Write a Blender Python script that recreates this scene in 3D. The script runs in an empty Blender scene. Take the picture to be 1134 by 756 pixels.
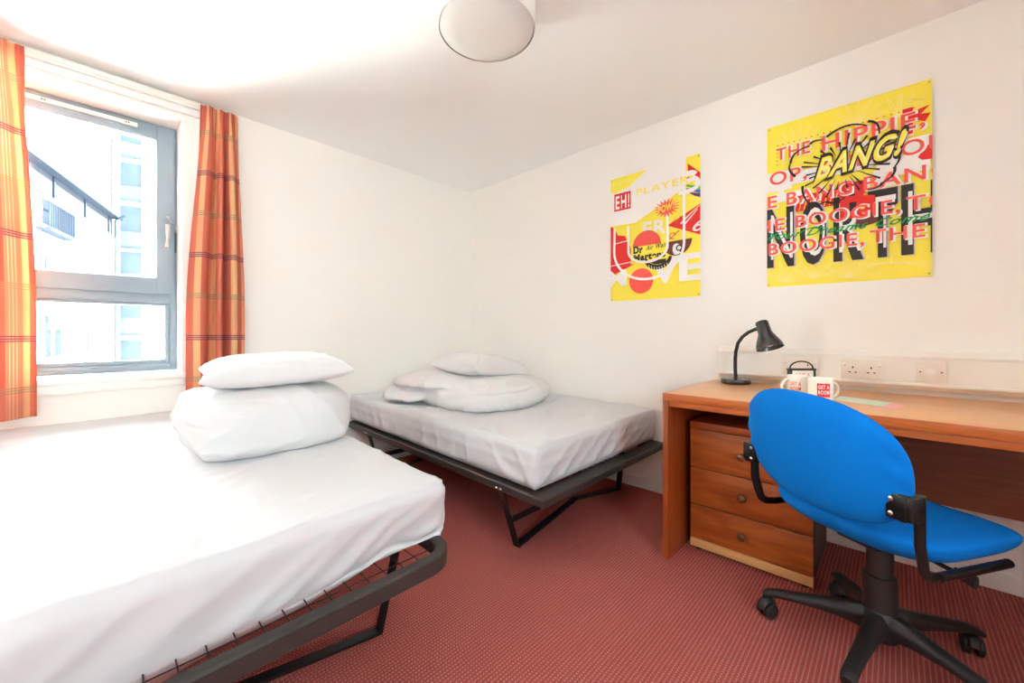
import bpy, bmesh, math, random
from mathutils import Vector, Matrix, Euler, noise
from mathutils.bvhtree import BVHTree

SC = bpy.context.scene
COL = SC.collection
PI = math.pi

# ------------------------------------------------------------------ camera
cam_data = bpy.data.cameras.new('camera')
cam_data.sensor_width = 36.0
cam_data.lens = 14.0
cam_data.shift_y = -10.0 / 1134.0
cam_data.clip_start = 0.02
cam = bpy.data.objects.new('camera', cam_data)
COL.objects.link(cam)
cam.location = (0, 0, 1.02)
cam.rotation_euler = (PI / 2, 0, math.radians(43.9 - 90))
SC.camera = cam

# ------------------------------------------------------------------ view / world / lights
SC.view_settings.view_transform = 'Standard'
SC.view_settings.look = 'None'
SC.view_settings.gamma = 1.0
SC.view_settings.use_curve_mapping = False
SC.view_settings.exposure = 2.46
SC.cycles.use_denoising = True
SC.cycles.max_bounces = 14
SC.cycles.diffuse_bounces = 10
SC.cycles.transparent_max_bounces = 16
SC.cycles.sample_clamp_indirect = 8.0
SC.cycles.caustics_reflective = False
SC.cycles.caustics_refractive = False

SKY_STRENGTH = 5.4
SUN_STRENGTH = 30.0
world = bpy.data.worlds.new('sky')
SC.world = world
world.use_nodes = True
wn = world.node_tree
wn.nodes.clear()
w_out = wn.nodes.new('ShaderNodeOutputWorld')
w_bg = wn.nodes.new('ShaderNodeBackground')
w_bg.inputs['Color'].default_value = (0.80, 0.93, 1.0, 1)
w_bg.inputs['Strength'].default_value = SKY_STRENGTH
wn.links.new(w_bg.outputs[0], w_out.inputs[0])

sun_d = bpy.data.lights.new('sun', 'SUN')
sun_d.energy = SUN_STRENGTH
sun_d.angle = math.radians(1.0)
sun_d.color = (0.90, 0.97, 1.0)
sun = bpy.data.objects.new('sun', sun_d)
COL.objects.link(sun)
sun.location = (6, -6, 9)
sun.rotation_euler = Vector((-0.82, 0.07, -0.52)).to_track_quat('-Z', 'Y').to_euler()

def portal(name, loc, aim, w, h):
    d = bpy.data.lights.new(name, 'AREA')
    d.shape = 'RECTANGLE'; d.size = w; d.size_y = h
    d.cycles.is_portal = True
    o = bpy.data.objects.new(name, d); COL.objects.link(o)
    o.location = loc
    o.rotation_euler = Vector(aim).to_track_quat('-Z', 'Y').to_euler()
portal('window_portal', (-0.26, 3.24, 1.52), (0, -1, 0), 1.22, 1.5)

portal('fill_window_portal', (-0.3, -2.22, 1.6), (0, 1, 0), .95, 1.1)  # portal of the added fill window behind the camera

# ------------------------------------------------------------------ materials
def s2l(c):
    c = c / 255.0
    return c / 12.92 if c <= 0.04045 else ((c + 0.055) / 1.055) ** 2.4

def rgb(r, g, b):
    return (s2l(r), s2l(g), s2l(b), 1.0)

class NT:
    def __init__(self, m):
        self.t = m.node_tree
    def n(self, kind, **kw):
        nd = self.t.nodes.new(kind)
        for k, v in kw.items():
            setattr(nd, k, v)
        return nd
    def l(self, a, b):
        self.t.links.new(a, b)
    def math(self, op, a, b=None, c=None):
        nd = self.n('ShaderNodeMath', operation=op)
        for i, v in enumerate((a, b, c)):
            if v is None:
                continue
            if isinstance(v, (int, float)):
                nd.inputs[i].default_value = v
            else:
                self.l(v, nd.inputs[i])
        return nd.outputs[0]
    def mix(self, f, a, b):
        nd = self.n('ShaderNodeMix', data_type='RGBA')
        for i, v in ((0, f), (6, a), (7, b)):
            if isinstance(v, (int, float)):
                nd.inputs[i].default_value = v
            elif isinstance(v, tuple):
                nd.inputs[i].default_value = v
            else:
                self.l(v, nd.inputs[i])
        return nd.outputs[2]

def mat(name, color, rough=0.5, metal=0.0, bump=0.0, bscale=200.0, var=0.0, vscale=8.0, spec=0.5, sheen=0.0, transl=0.0, coat=0.0):
    m = bpy.data.materials.new(name)
    m.use_nodes = True
    t = NT(m)
    p = m.node_tree.nodes['Principled BSDF']
    p.inputs['Base Color'].default_value = color
    p.inputs['Roughness'].default_value = rough
    p.inputs['Metallic'].default_value = metal
    p.inputs['Specular IOR Level'].default_value = spec
    p.inputs['Coat Weight'].default_value = coat
    if sheen:
        p.inputs['Sheen Weight'].default_value = sheen
    tc = t.n('ShaderNodeTexCoord')
    if var > 0:
        nz = t.n('ShaderNodeTexNoise'); nz.inputs['Scale'].default_value = vscale; nz.inputs['Detail'].default_value = 3
        t.l(tc.outputs['Object'], nz.inputs['Vector'])
        d = tuple(max(0, c * (1 - var)) for c in color[:3]) + (1,)
        b = tuple(min(1, c * (1 + var)) for c in color[:3]) + (1,)
        t.l(t.mix(nz.outputs['Fac'], d, b), p.inputs['Base Color'])
    if bump > 0:
        nz = t.n('ShaderNodeTexNoise'); nz.inputs['Scale'].default_value = bscale; nz.inputs['Detail'].default_value = 2
        t.l(tc.outputs['Object'], nz.inputs['Vector'])
        bp = t.n('ShaderNodeBump'); bp.inputs['Strength'].default_value = bump; bp.inputs['Distance'].default_value = 0.002
        t.l(nz.outputs['Fac'], bp.inputs['Height'])
        t.l(bp.outputs['Normal'], p.inputs['Normal'])
    if transl > 0:
        tr = t.n('ShaderNodeBsdfTranslucent'); tr.inputs['Color'].default_value = color
        mx = t.n('ShaderNodeMixShader'); mx.inputs[0].default_value = transl
        out = m.node_tree.nodes['Material Output']
        t.l(p.outputs[0], mx.inputs[1]); t.l(tr.outputs[0], mx.inputs[2]); t.l(mx.outputs[0], out.inputs[0])
    return m

M = {}
M['wall'] = mat('ivory_wall_paint', rgb(245, 242, 236), 0.75, bump=0.05, bscale=120, spec=0.3)
M['ceiling'] = mat('white_ceiling_paint', rgb(247, 249, 248), 0.85, spec=0.2)
M['trim'] = mat('white_gloss_paint', rgb(244, 241, 236), 0.35)
M['reveal'] = mat('white_window_lining', rgb(245, 244, 242), 0.5)
M['frame'] = mat('blue_grey_window_paint', rgb(142, 160, 172), 0.4, var=0.04)
M['frame_dark'] = mat('dark_rubber_gasket', rgb(70, 80, 90), 0.6)
M['chrome'] = mat('polished_chrome', rgb(205, 205, 210), 0.15, 1.0)
M['plastic'] = mat('white_plastic', rgb(240, 236, 228), 0.35)
M['plastic2'] = mat('cream_plastic', rgb(236, 228, 216), 0.4)
M['dark_hole'] = mat('dark_slot', rgb(40, 34, 32), 0.7)
M['sheet'] = mat('white_cotton_sheet', rgb(216, 217, 219), 0.85, bump=0.12, bscale=380, spec=0.15, sheen=0.1)
M['sheet2'] = mat('white_cotton_bedding', rgb(224, 224, 224), 0.85, bump=0.12, bscale=300, spec=0.15, sheen=0.1)
def crease(m, sc, strength):
    t = NT(m); p = m.node_tree.nodes['Principled BSDF']
    tc = t.n('ShaderNodeTexCoord'); mp = t.n('ShaderNodeMapping'); mp.inputs['Scale'].default_value = (1.0, 1.9, 1.4); mp.inputs['Rotation'].default_value = (.3, .2, .5)
    t.l(tc.outputs['Object'], mp.inputs[0])
    n = t.n('ShaderNodeTexNoise'); n.noise_type = 'RIDGED_MULTIFRACTAL'; n.inputs['Scale'].default_value = sc; n.inputs['Detail'].default_value = 1.5; n.inputs['Distortion'].default_value = .5
    t.l(mp.outputs[0], n.inputs['Vector'])
    bp = t.n('ShaderNodeBump'); bp.inputs['Strength'].default_value = strength; bp.inputs['Distance'].default_value = .012
    t.l(n.outputs['Fac'], bp.inputs['Height']); t.l(bp.outputs[0], p.inputs['Normal'])
crease(M['sheet'], 2.6, .22)
crease(M['sheet2'], 4.5, .35)
M['carcass'] = mat('carcass_painted_shade', rgb(70, 40, 26), 0.55)  # brown darkened to stand in for the shade under the desk
M['bed_steel'] = mat('dark_brown_powder_coated_steel', rgb(66, 60, 56), 0.42, 0.3, bump=0.1, bscale=500, var=0.15, vscale=20)
M['bed_black'] = mat('black_steel_strap', rgb(24, 22, 22), 0.4, 0.2)
M['bolt'] = mat('bright_bolt', rgb(200, 198, 195), 0.25, 1.0)
M['chair_blue'] = mat('blue_wool_upholstery', rgb(0, 116, 205), 0.9, bump=0.5, bscale=700, var=0.08, vscale=250, spec=0.15)
M['black_plastic'] = mat('black_plastic', rgb(34, 32, 31), 0.42, bump=0.2, bscale=600, var=0.2, vscale=30)
M['black_steel'] = mat('black_steel', rgb(28, 27, 27), 0.3, 0.3, var=0.3, vscale=60)
M['black_gloss'] = mat('glossy_black_enamel', rgb(46, 42, 40), 0.12, coat=0.5)
M['ceramic'] = mat('white_glazed_ceramic', rgb(242, 236, 226), 0.12)
M['red'] = mat('red_print', rgb(225, 30, 40), 0.4)
M['print_white'] = mat('white_print', rgb(245, 240, 232), 0.4)
M['knob'] = mat('brown_knob', rgb(110, 62, 34), 0.35, coat=0.3)
M['lampshade'] = mat('white_lamp_drum', rgb(236, 230, 220), 0.5)
M['diffuser'] = mat('opal_diffuser', rgb(222, 219, 214), 0.35)
M['facade'] = mat('cream_render', rgb(236, 231, 220), 0.9, var=0.04)
M['facade_white'] = mat('white_render', rgb(240, 238, 232), 0.9)
M['facade_grey'] = mat('dark_slate_cladding', (.055, .062, .074, 1), 0.9, var=0.25, vscale=3, spec=0)
M['out_glass'] = mat('dark_outdoor_glazing', (.034, .042, .056, 1), 0.9, var=0.3, vscale=4, spec=0)
M['out_frame'] = mat('black_outdoor_metalwork', (.036, .044, .062, 1), 0.9, spec=0)
M['slate'] = mat('dark_slate_roofing', (.022, .024, .028, 1), 0.9, var=0.3, vscale=3, spec=0)
M['dark_pane'] = mat('dark_facade_glass', (.012, .014, .018, 1), 0.9, var=0.4, vscale=4, spec=0)
M['iron'] = mat('black_railing_iron', (.018, .022, .030, 1), 0.9, spec=0)
M['street'] = mat('grey_street', rgb(206, 208, 211), 0.9)
M['mint'] = mat('mint_paper', rgb(204, 236, 218), 0.5, var=0.15, vscale=60)
M['pink'] = mat('pink_paper', rgb(248, 176, 188), 0.5, var=0.1, vscale=60)
M['cream_paper'] = mat('cream_paper', rgb(240, 226, 160), 0.5)

# poster inks
for k, c in dict(p_yellow=(254, 236, 78), p_pale=(254, 244, 160), p_red=(232, 40, 36), p_coral=(250, 92, 78), p_black=(52, 42, 36), p_white=(246, 242, 238),
                 p_green=(20, 165, 80), p_brown=(120, 55, 48), p_orange=(246, 140, 30), p_blue=(60, 110, 190), p_purple=(110, 50, 130), p_lime=(110, 190, 80), p_lilac=(196, 186, 205)).items():
    M[k] = mat('poster_ink_' + k[2:], rgb(*c), 0.35, spec=0.4)

def wood(name, c1, c2, rough, axis, scale=9.0, coat=0.15, dist=5.0):
    m = bpy.data.materials.new(name); m.use_nodes = True
    t = NT(m); p = m.node_tree.nodes['Principled BSDF']
    tc = t.n('ShaderNodeTexCoord'); mp = t.n('ShaderNodeMapping')
    sc = [1, 1, 1]; sc[axis] = 0.10
    mp.inputs['Scale'].default_value = sc
    t.l(tc.outputs['Object'], mp.inputs['Vector'])
    w = t.n('ShaderNodeTexNoise'); w.inputs['Scale'].default_value = scale; w.inputs['Detail'].default_value = 5; w.inputs['Distortion'].default_value = dist * 0.2
    t.l(mp.outputs[0], w.inputs['Vector'])
    f = t.n('ShaderNodeTexNoise'); f.inputs['Scale'].default_value = scale * 14; f.inputs['Detail'].default_value = 3
    t.l(mp.outputs[0], f.inputs['Vector'])
    rings = t.math('FRACT', t.math('MULTIPLY', w.outputs['Fac'], 7.0))
    tri = t.math('ABSOLUTE', t.math('SUBTRACT', rings, 0.5))
    v = t.math('ADD', t.math('MULTIPLY', tri, 0.9), t.math('MULTIPLY', f.outputs['Fac'], 0.55))
    t.l(t.mix(v, c1, c2), p.inputs['Base Color'])
    p.inputs['Roughness'].default_value = rough
    p.inputs['Coat Weight'].default_value = coat
    p.inputs['Coat Roughness'].default_value = 0.2
    return m
M['wood_top'] = wood('cherry_desktop_sheen_tint', rgb(222, 158, 100), rgb(232, 176, 122), 0.32, 1, 7)  # paler than the edging: sheen is put into the top's colour
M['wood_edge'] = wood('cherry_edging', rgb(176, 84, 30), rgb(206, 112, 48), 0.3, 1, 9)
M['wood_panel'] = wood('cherry_side_panel', rgb(138, 60, 22), rgb(166, 80, 32), 0.3, 2, 9)
M['wood_drawer'] = wood('cherry_drawer_front', rgb(136, 60, 18), rgb(196, 106, 44), 0.3, 1, 5, dist=8)
M['wood_pale'] = wood('pale_ash_plinth', rgb(214, 158, 92), rgb(232, 184, 122), 0.4, 1, 10)
M['wood_dark'] = wood('dark_cherry_board', rgb(120, 70, 38), rgb(150, 92, 54), 0.45, 1, 8)

def carpet_mat():
    m = bpy.data.materials.new('red_ribbed_carpet'); m.use_nodes = True
    t = NT(m); p = m.node_tree.nodes['Principled BSDF']
    tc = t.n('ShaderNodeTexCoord'); sx = t.n('ShaderNodeSeparateXYZ')
    t.l(tc.outputs['Object'], sx.inputs[0])
    wob = t.n('ShaderNodeTexNoise'); wob.inputs['Scale'].default_value = 60
    t.l(tc.outputs['Object'], wob.inputs['Vector'])
    yy = t.math('ADD', sx.outputs['Y'], t.math('MULTIPLY', wob.outputs['Fac'], 0.002))
    row = t.math('MULTIPLY', yy, 1 / 0.0125)
    fr = t.math('ABSOLUTE', t.math('SUBTRACT', t.math('FRACT', row), 0.5))   # 0 centre of the rib .. .5 groove
    groove = t.math('GREATER_THAN', fr, 0.33)
    # dashes in each groove, shifted per row
    idx = t.math('FLOOR', t.math('ADD', row, 0.5))
    sh = t.math('MULTIPLY', t.math('SINE', t.math('MULTIPLY', idx, 12.9)), 3.0)
    dash = t.math('FRACT', t.math('ADD', t.math('MULTIPLY', sx.outputs['X'], 1 / 0.011), sh))
    dm = t.math('GREATER_THAN', dash, 0.42)
    sp = t.n('ShaderNodeTexNoise'); sp.inputs['Scale'].default_value = 260; sp.inputs['Detail'].default_value = 2
    t.l(tc.outputs['Object'], sp.inputs['Vector'])
    f = t.math('MULTIPLY', t.math('MULTIPLY', groove, dm), t.math('MULTIPLY', sp.outputs['Fac'], 1.5))
    big = t.n('ShaderNodeTexNoise'); big.inputs['Scale'].default_value = 2.2; big.inputs['Detail'].default_value = 4
    t.l(tc.outputs['Object'], big.inputs['Vector'])
    base = t.mix(sp.outputs['Fac'], rgb(142, 58, 52), rgb(208, 102, 90))
    base = t.mix(t.math('MULTIPLY', big.outputs['Fac'], 0.35), base, rgb(160, 72, 70))
    t.l(t.mix(t.math('MULTIPLY', f, 0.95), base, rgb(196, 160, 152)), p.inputs['Base Color'])
    p.inputs['Roughness'].default_value = 0.95
    p.inputs['Specular IOR Level'].default_value = 0.1
    bp = t.n('ShaderNodeBump'); bp.inputs['Strength'].default_value = 0.7; bp.inputs['Distance'].default_value = 0.003
    hgt = t.math('ADD', t.math('MULTIPLY', fr, -1.0), t.math('MULTIPLY', sp.outputs['Fac'], 0.8))
    t.l(hgt, bp.inputs['Height']); t.l(bp.outputs[0], p.inputs['Normal'])
    return m
M['carpet'] = carpet_mat()

def curtain_mat():
    """plaid: u = metres along the cloth, v = height in metres"""
    m = bpy.data.materials.new('orange_checked_curtain_cloth'); m.use_nodes = True
    t = NT(m); p = m.node_tree.nodes['Principled BSDF']
    uv = t.n('ShaderNodeUVMap'); uv.uv_map = 'cloth'
    s = t.n('ShaderNodeSeparateXYZ'); t.l(uv.outputs[0], s.inputs[0])
    U, V = s.outputs[0], s.outputs[1]
    cr = t.n('ShaderNodeValToRGB'); cr.color_ramp.interpolation = 'CONSTANT'
    stops = [(0.0, (222, 130, 110)), (0.34, (246, 212, 158)), (0.46, (216, 116, 98)), (0.62, (238, 166, 134)), (0.655, (250, 224, 184)), (0.665, (238, 166, 134)),
             (0.69, (250, 224, 184)), (0.70, (238, 166, 134)), (0.725, (250, 224, 184)), (0.735, (238, 166, 134)), (0.80, (246, 212, 160)), (0.92, (232, 138, 112))]
    el = cr.color_ramp.elements
    while len(el) > 1:
        el.remove(el[-1])
    el[0].position = 0; el[0].color = rgb(*stops[0][1])
    for a, c in stops[1:]:
        e = el.new(a); e.color = rgb(*c)
    t.l(t.math('FRACT', t.math('MULTIPLY', U, 1 / 0.36)), cr.inputs[0])
    # alternate rows: warm wash
    per = 0.468
    ph = t.math('FRACT', t.math('DIVIDE', t.math('SUBTRACT', V, 0.743), per))   # 0 = grey stripe, .5 = purple stripe
    rowm = t.math('GREATER_THAN', ph, 0.5)
    c = t.mix(t.math('MULTIPLY', rowm, 0.32), cr.outputs[0], rgb(240, 156, 124))
    def stripes(centre, colr, cin):
        d = t.math('SUBTRACT', ph, centre)
        out = cin
        for k in (-1, 0, 1):
            a = t.math('LESS_THAN', t.math('ABSOLUTE', t.math('SUBTRACT', d, k * 0.0235)), 0.0062)
            out = t.mix(t.math('MULTIPLY', a, 0.85), out, colr)
        return out
    c = stripes(0.035, rgb(176, 160, 120), c)
    c = stripes(0.53, rgb(92, 60, 110), c)
    nz = t.n('ShaderNodeTexNoise'); nz.inputs['Scale'].default_value = 90
    mp = t.n('ShaderNodeMapping'); mp.inputs['Scale'].default_value = (4, 0.15, 1)
    t.l(uv.outputs[0], mp.inputs[0]); t.l(mp.outputs[0], nz.inputs['Vector'])
    c = t.mix(t.math('MULTIPLY', nz.outputs['Fac'], 0.25), c, rgb(238, 152, 122))
    t.l(c, p.inputs['Base Color'])
    p.inputs['Roughness'].default_value = 0.85
    p.inputs['Specular IOR Level'].default_value = 0.15
    tr = t.n('ShaderNodeBsdfTranslucent'); t.l(c, tr.inputs['Color'])
    mx = t.n('ShaderNodeMixShader'); mx.inputs[0].default_value = 0.38
    out = m.node_tree.nodes['Material Output']
    t.l(p.outputs[0], mx.inputs[1]); t.l(tr.outputs[0], mx.inputs[2]); t.l(mx.outputs[0], out.inputs[0])
    return m
M['curtain'] = curtain_mat()

def glass_mat():
    m = bpy.data.materials.new('clear_window_glass'); m.use_nodes = True
    t = NT(m); m.node_tree.nodes.remove(m.node_tree.nodes['Principled BSDF'])
    a = t.n('ShaderNodeBsdfTransparent'); a.inputs[0].default_value = (0.97, 0.985, 0.98, 1)
    g = t.n('ShaderNodeBsdfGlossy'); g.inputs['Roughness'].default_value = 0.02
    f = t.n('ShaderNodeFresnel'); f.inputs[0].default_value = 1.3
    mx = t.n('ShaderNodeMixShader')
    t.l(f.outputs[0], mx.inputs[0]); t.l(a.outputs[0], mx.inputs[1]); t.l(g.outputs[0], mx.inputs[2])
    t.l(mx.outputs[0], m.node_tree.nodes['Material Output'].inputs[0])
    return m
M['glass'] = glass_mat()

# ------------------------------------------------------------------ object helpers
def empty(name, loc, rz=0.0, label=None, cat=None, group=None, kind=None):
    o = bpy.data.objects.new(name, None); COL.objects.link(o)
    o.empty_display_size = 0.1
    o.location = loc; o.rotation_euler = (0, 0, rz)
    tag(o, label, cat, group, kind)
    return o

def tag(o, label=None, cat=None, group=None, kind=None):
    if label: o['label'] = label
    if cat: o['category'] = cat
    if group: o['group'] = group
    if kind: o['kind'] = kind
    return o

def obj(name, bm, m, parent=None, smooth=True, angle=40, world=True):
    """bm in world coordinates when world=True: shifted into the parent's frame"""
    me = bpy.data.meshes.new(name)
    bm.normal_update()
    bm.to_mesh(me); bm.free()
    ms = m if isinstance(m, (list, tuple)) else [m]
    for x in ms:
        me.materials.append(x)
    o = bpy.data.objects.new(name, me); COL.objects.link(o)
    if parent is not None:
        o.parent = parent
    if smooth:
        me.polygons.foreach_set('use_smooth', [True] * len(me.polygons))
        me.set_sharp_from_angle(angle=math.radians(angle))
    return o

def B():
    return bmesh.new()

def box(bm, x0, x1, y0, y1, z0, z1, bev=0.0, seg=2, mi=0, mtx=None):
    vs = [bm.verts.new((x, y, z)) for x in (x0, x1) for y in (y0, y1) for z in (z0, z1)]
    fs = [(0, 1, 3, 2), (4, 6, 7, 5), (0, 4, 5, 1), (2, 3, 7, 6), (0, 2, 6, 4), (1, 5, 7, 3)]
    faces = [bm.faces.new([vs[i] for i in f]) for f in fs]
    for f in faces:
        f.material_index = mi
    if bev > 0:
        es = list({e for f in faces for e in f.edges})
        r = bmesh.ops.bevel(bm, geom=es, offset=bev, segments=seg, affect='EDGES', profile=0.5)
        vs = list({v for f in r['faces'] for v in f.verts} | {v for f in faces if f.is_valid for v in f.verts})
        for f in r['faces']:
            f.material_index = mi
    if mtx is not None:
        for v in vs:
            v.co = mtx @ v.co
    return vs

def tube(bm, pts, r, n=10, cap=True, closed=False, sx=1.0, up=None):
    """round tube (or flattened by sx) along points; r may be a list"""
    pts = [Vector(p) for p in pts]
    N = len(pts)
    rs = r if isinstance(r, (list, tuple)) else [r] * N
    rings = []
    prev = None
    for i, p in enumerate(pts):
        if closed:
            d = pts[(i + 1) % N] - pts[i - 1]
        else:
            d = pts[min(i + 1, N - 1)] - pts[max(i - 1, 0)]
        d.normalize()
        ref = Vector(up) if up else (prev if prev is not None else (Vector((0, 0, 1)) if abs(d.z) < 0.9 else Vector((1, 0, 0))))
        a = (ref - d * ref.dot(d))
        if a.length < 1e-6:
            a = d.orthogonal()
        a.normalize(); b = d.cross(a)
        prev = a
        rings.append([bm.verts.new(p + (a * math.cos(2 * PI * k / n) + b * math.sin(2 * PI * k / n) * sx) * rs[i]) for k in range(n)])
    m = N if closed else N - 1
    for i in range(m):
        A, C = rings[i], rings[(i + 1) % N]
        for k in range(n):
            bm.faces.new((A[k], A[(k + 1) % n], C[(k + 1) % n], C[k]))
    if cap and not closed:
        bm.faces.new(list(reversed(rings[0]))); bm.faces.new(rings[-1])

def strap(bm, pts, w, t, side):
    """flat bar of width w (along 'side') and thickness t along the points, mitred corners"""
    pts = [Vector(p) for p in pts]; side = Vector(side).normalized()
    rings = []
    for i, p in enumerate(pts):
        ds = []
        if i > 0: ds.append((pts[i] - pts[i - 1]).normalized())
        if i < len(pts) - 1: ds.append((pts[i + 1] - pts[i]).normalized())
        d = sum(ds, Vector()).normalized()
        nrm = side.cross(d).normalized()
        k = 1.0 / max(0.4, nrm.dot(side.cross(ds[0]).normalized()))
        rings.append([bm.verts.new(p + side * a * w / 2 + nrm * b * t / 2 * k) for a, b in ((-1, -1), (1, -1), (1, 1), (-1, 1))])
    for A, C in zip(rings[:-1], rings[1:]):
        for k in range(4):
            bm.faces.new((A[k], A[(k + 1) % 4], C[(k + 1) % 4], C[k]))
    bm.faces.new(list(reversed(rings[0]))); bm.faces.new(rings[-1])

def lathe(bm, prof, n=32, mtx=None, cap0=True, cap1=True, mi=0):
    rings = []
    for r, z in prof:
        rings.append([bm.verts.new((r * math.cos(2 * PI * k / n), r * math.sin(2 * PI * k / n), z)) for k in range(n)])
    fs = []
    for A, C in zip(rings[:-1], rings[1:]):
        for k in range(n):
            fs.append(bm.faces.new((A[k], A[(k + 1) % n], C[(k + 1) % n], C[k])))
    if cap0: fs.append(bm.faces.new(list(reversed(rings[0]))))
    if cap1: fs.append(bm.faces.new(rings[-1]))
    for f in fs: f.material_index = mi
    if mtx is not None:
        for R_ in rings:
            for v in R_:
                v.co = mtx @ v.co

def T(x, y, z): return Matrix.Translation((x, y, z))
def RX(a): return Matrix.Rotation(a, 4, 'X')
def RY(a): return Matrix.Rotation(a, 4, 'Y')
def RZ(a): return Matrix.Rotation(a, 4, 'Z')
def frame_to(d, up=(0, 0, 1)):
    d = Vector(d).normalized()
    return d.to_track_quat('Z', 'Y').to_matrix().to_4x4()

def rounded_box(bm, hx, hy, hz, r, step, fn=None, mi=0):
    """dense rounded box centred on the origin; fn(point, normal) -> point"""
    nx, ny, nz = max(2, int(2 * hx / step)), max(2, int(2 * hy / step)), max(2, int(2 * hz / step))
    cache = {}
    def vert(i, j, k):
        key = (i, j, k)
        if key in cache: return cache[key]
        p = Vector((-hx + 2 * hx * i / nx, -hy + 2 * hy * j / ny, -hz + 2 * hz * k / nz))
        c = Vector((max(-hx + r, min(hx - r, p.x)), max(-hy + r, min(hy - r, p.y)), max(-hz + r, min(hz - r, p.z))))
        d = p - c
        if d.length < 1e-9:
            n = Vector((0, 0, 1))
        else:
            n = d.normalized()
            # only points on outer shell of the corner region are rounded
            m = max(abs(d.x), abs(d.y), abs(d.z))
            p = c + n * r if m > r - 1e-9 else p
        q = fn(p, n) if fn else p
        v = bm.verts.new(q); cache[key] = v
        return v
    def quad(a, b, c, d):
        f = bm.faces.new((a, b, c, d)); f.material_index = mi
    for i in range(nx):
        for j in range(ny):
            quad(vert(i, j, nz), vert(i + 1, j, nz), vert(i + 1, j + 1, nz), vert(i, j + 1, nz))
            quad(vert(i, j, 0), vert(i, j + 1, 0), vert(i + 1, j + 1, 0), vert(i + 1, j, 0))
    for i in range(nx):
        for k in range(nz):
            quad(vert(i, 0, k), vert(i + 1, 0, k), vert(i + 1, 0, k + 1), vert(i, 0, k + 1))
            quad(vert(i, ny, k), vert(i, ny, k + 1), vert(i + 1, ny, k + 1), vert(i + 1, ny, k))
    for j in range(ny):
        for k in range(nz):
            quad(vert(0, j, k), vert(0, j, k + 1), vert(0, j + 1, k + 1), vert(0, j + 1, k))
            quad(vert(nx, j, k), vert(nx, j + 1, k), vert(nx, j + 1, k + 1), vert(nx, j, k + 1))

def nz3(x, y, z=0.0):
    return noise.noise(Vector((x, y, z)))

def ridge(x, y, z=0.0, sharp=2.0):
    v = 1 - abs(noise.noise(Vector((x, y, z)))) * 2.0
    return max(0.0, v) ** sharp

def sstep(a, b, x):
    t = max(0.0, min(1.0, (x - a) / (b - a))); return t * t * (3 - 2 * t)

# ------------------------------------------------------------------ room shell
XR, YB, XL, YF, H = 2.48, 2.925, -1.35, -2.0, 2.358
WX0, WX1, WZ0, WZ1 = -0.86, 0.335, 0.765, 2.245       # window opening in the back wall
WD = 0.34                                              # wall thickness

b = B(); box(b, XL - .3, XR + .3, YF - .3, YB + .3, -0.12, 0.0)
tag(obj('floor', b, M['carpet'], smooth=False), kind='structure')
b = B(); box(b, XL - .3, XR + .3, YF - .3, YB + .3, H, H + 0.12)
tag(obj('ceiling', b, M['ceiling'], smooth=False), kind='structure')
b = B(); box(b, XR, XR + .2, YF - .3, YB + .3, 0, H)
tag(obj('wall_right', b, M['wall'], smooth=False), kind='structure')
b = B(); box(b, XL - .2, XL, YF - .3, YB + .3, 0, H)
tag(obj('wall_left', b, M['wall'], smooth=False), kind='structure')
b = B()
box(b, XL, WX0, YB, YB + WD, 0, H); box(b, WX1, XR, YB, YB + WD, 0, H)
box(b, WX0, WX1, YB, YB + WD, 0, WZ0); box(b, WX0, WX1, YB, YB + WD, WZ1, H)
tag(obj('wall_back', b, M['wall'], smooth=False), kind='structure')
RX0, RX1, RZ0, RZ1 = -0.80, 0.18, 1.0, 2.12  # opening for the added fill window
b = B()
box(b, XL, RX0, YF - .2, YF, 0, H); box(b, RX1, XR, YF - .2, YF, 0, H)
box(b, RX0, RX1, YF - .2, YF, 0, RZ0); box(b, RX0, RX1, YF - .2, YF, RZ1, H)
tag(obj('wall_front', b, M['wall'], smooth=False), kind='structure')

def skirting(name, x0, x1, y0, y1):
    b = B(); box(b, x0, x1, y0, y1, 0, 0.07, bev=0.004)
    tag(obj(name, b, M['trim']), kind='structure')
skirting('baseboard_right', XR - 0.015, XR, YF, YB)
skirting('baseboard_back', XL, XR - 0.015, YB - 0.015, YB)
skirting('baseboard_left', XL, XL + 0.015, YF, YB - 0.015)
skirting('baseboard_front', XL + .015, XR - 0.015, YF, YF + 0.015)

# window lining (reveal) and sill board
b = B()
box(b, WX0, WX0 + .006, YB - .002, 3.13, WZ0, WZ1); box(b, WX1 - .006, WX1, YB - .002, 3.13, WZ0, WZ1)
box(b, WX0 + .006, WX1 - .006, YB - .002, 3.13, WZ1 - .006, WZ1)
tag(obj('trim_1', b, M['reveal'], smooth=False), kind='structure')
b = B()
box(b, WX0 - .02, WX1 + .012, YB - .045, 3.13, .766, .794, bev=.004)
box(b, WX0 - .01, WX1 + .004, YB - .03, YB - .0005, .722, .766, bev=.003)
tag(obj('trim_2', b, M['trim']), kind='structure')
# wooden batten above the window, behind the curtain rail
b = B(); box(b, -1.2, 0.585, YB - .022, YB - .0005, 2.262, 2.310, bev=.004)
tag(obj('trim_3', b, M['trim']), kind='structure')

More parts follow.
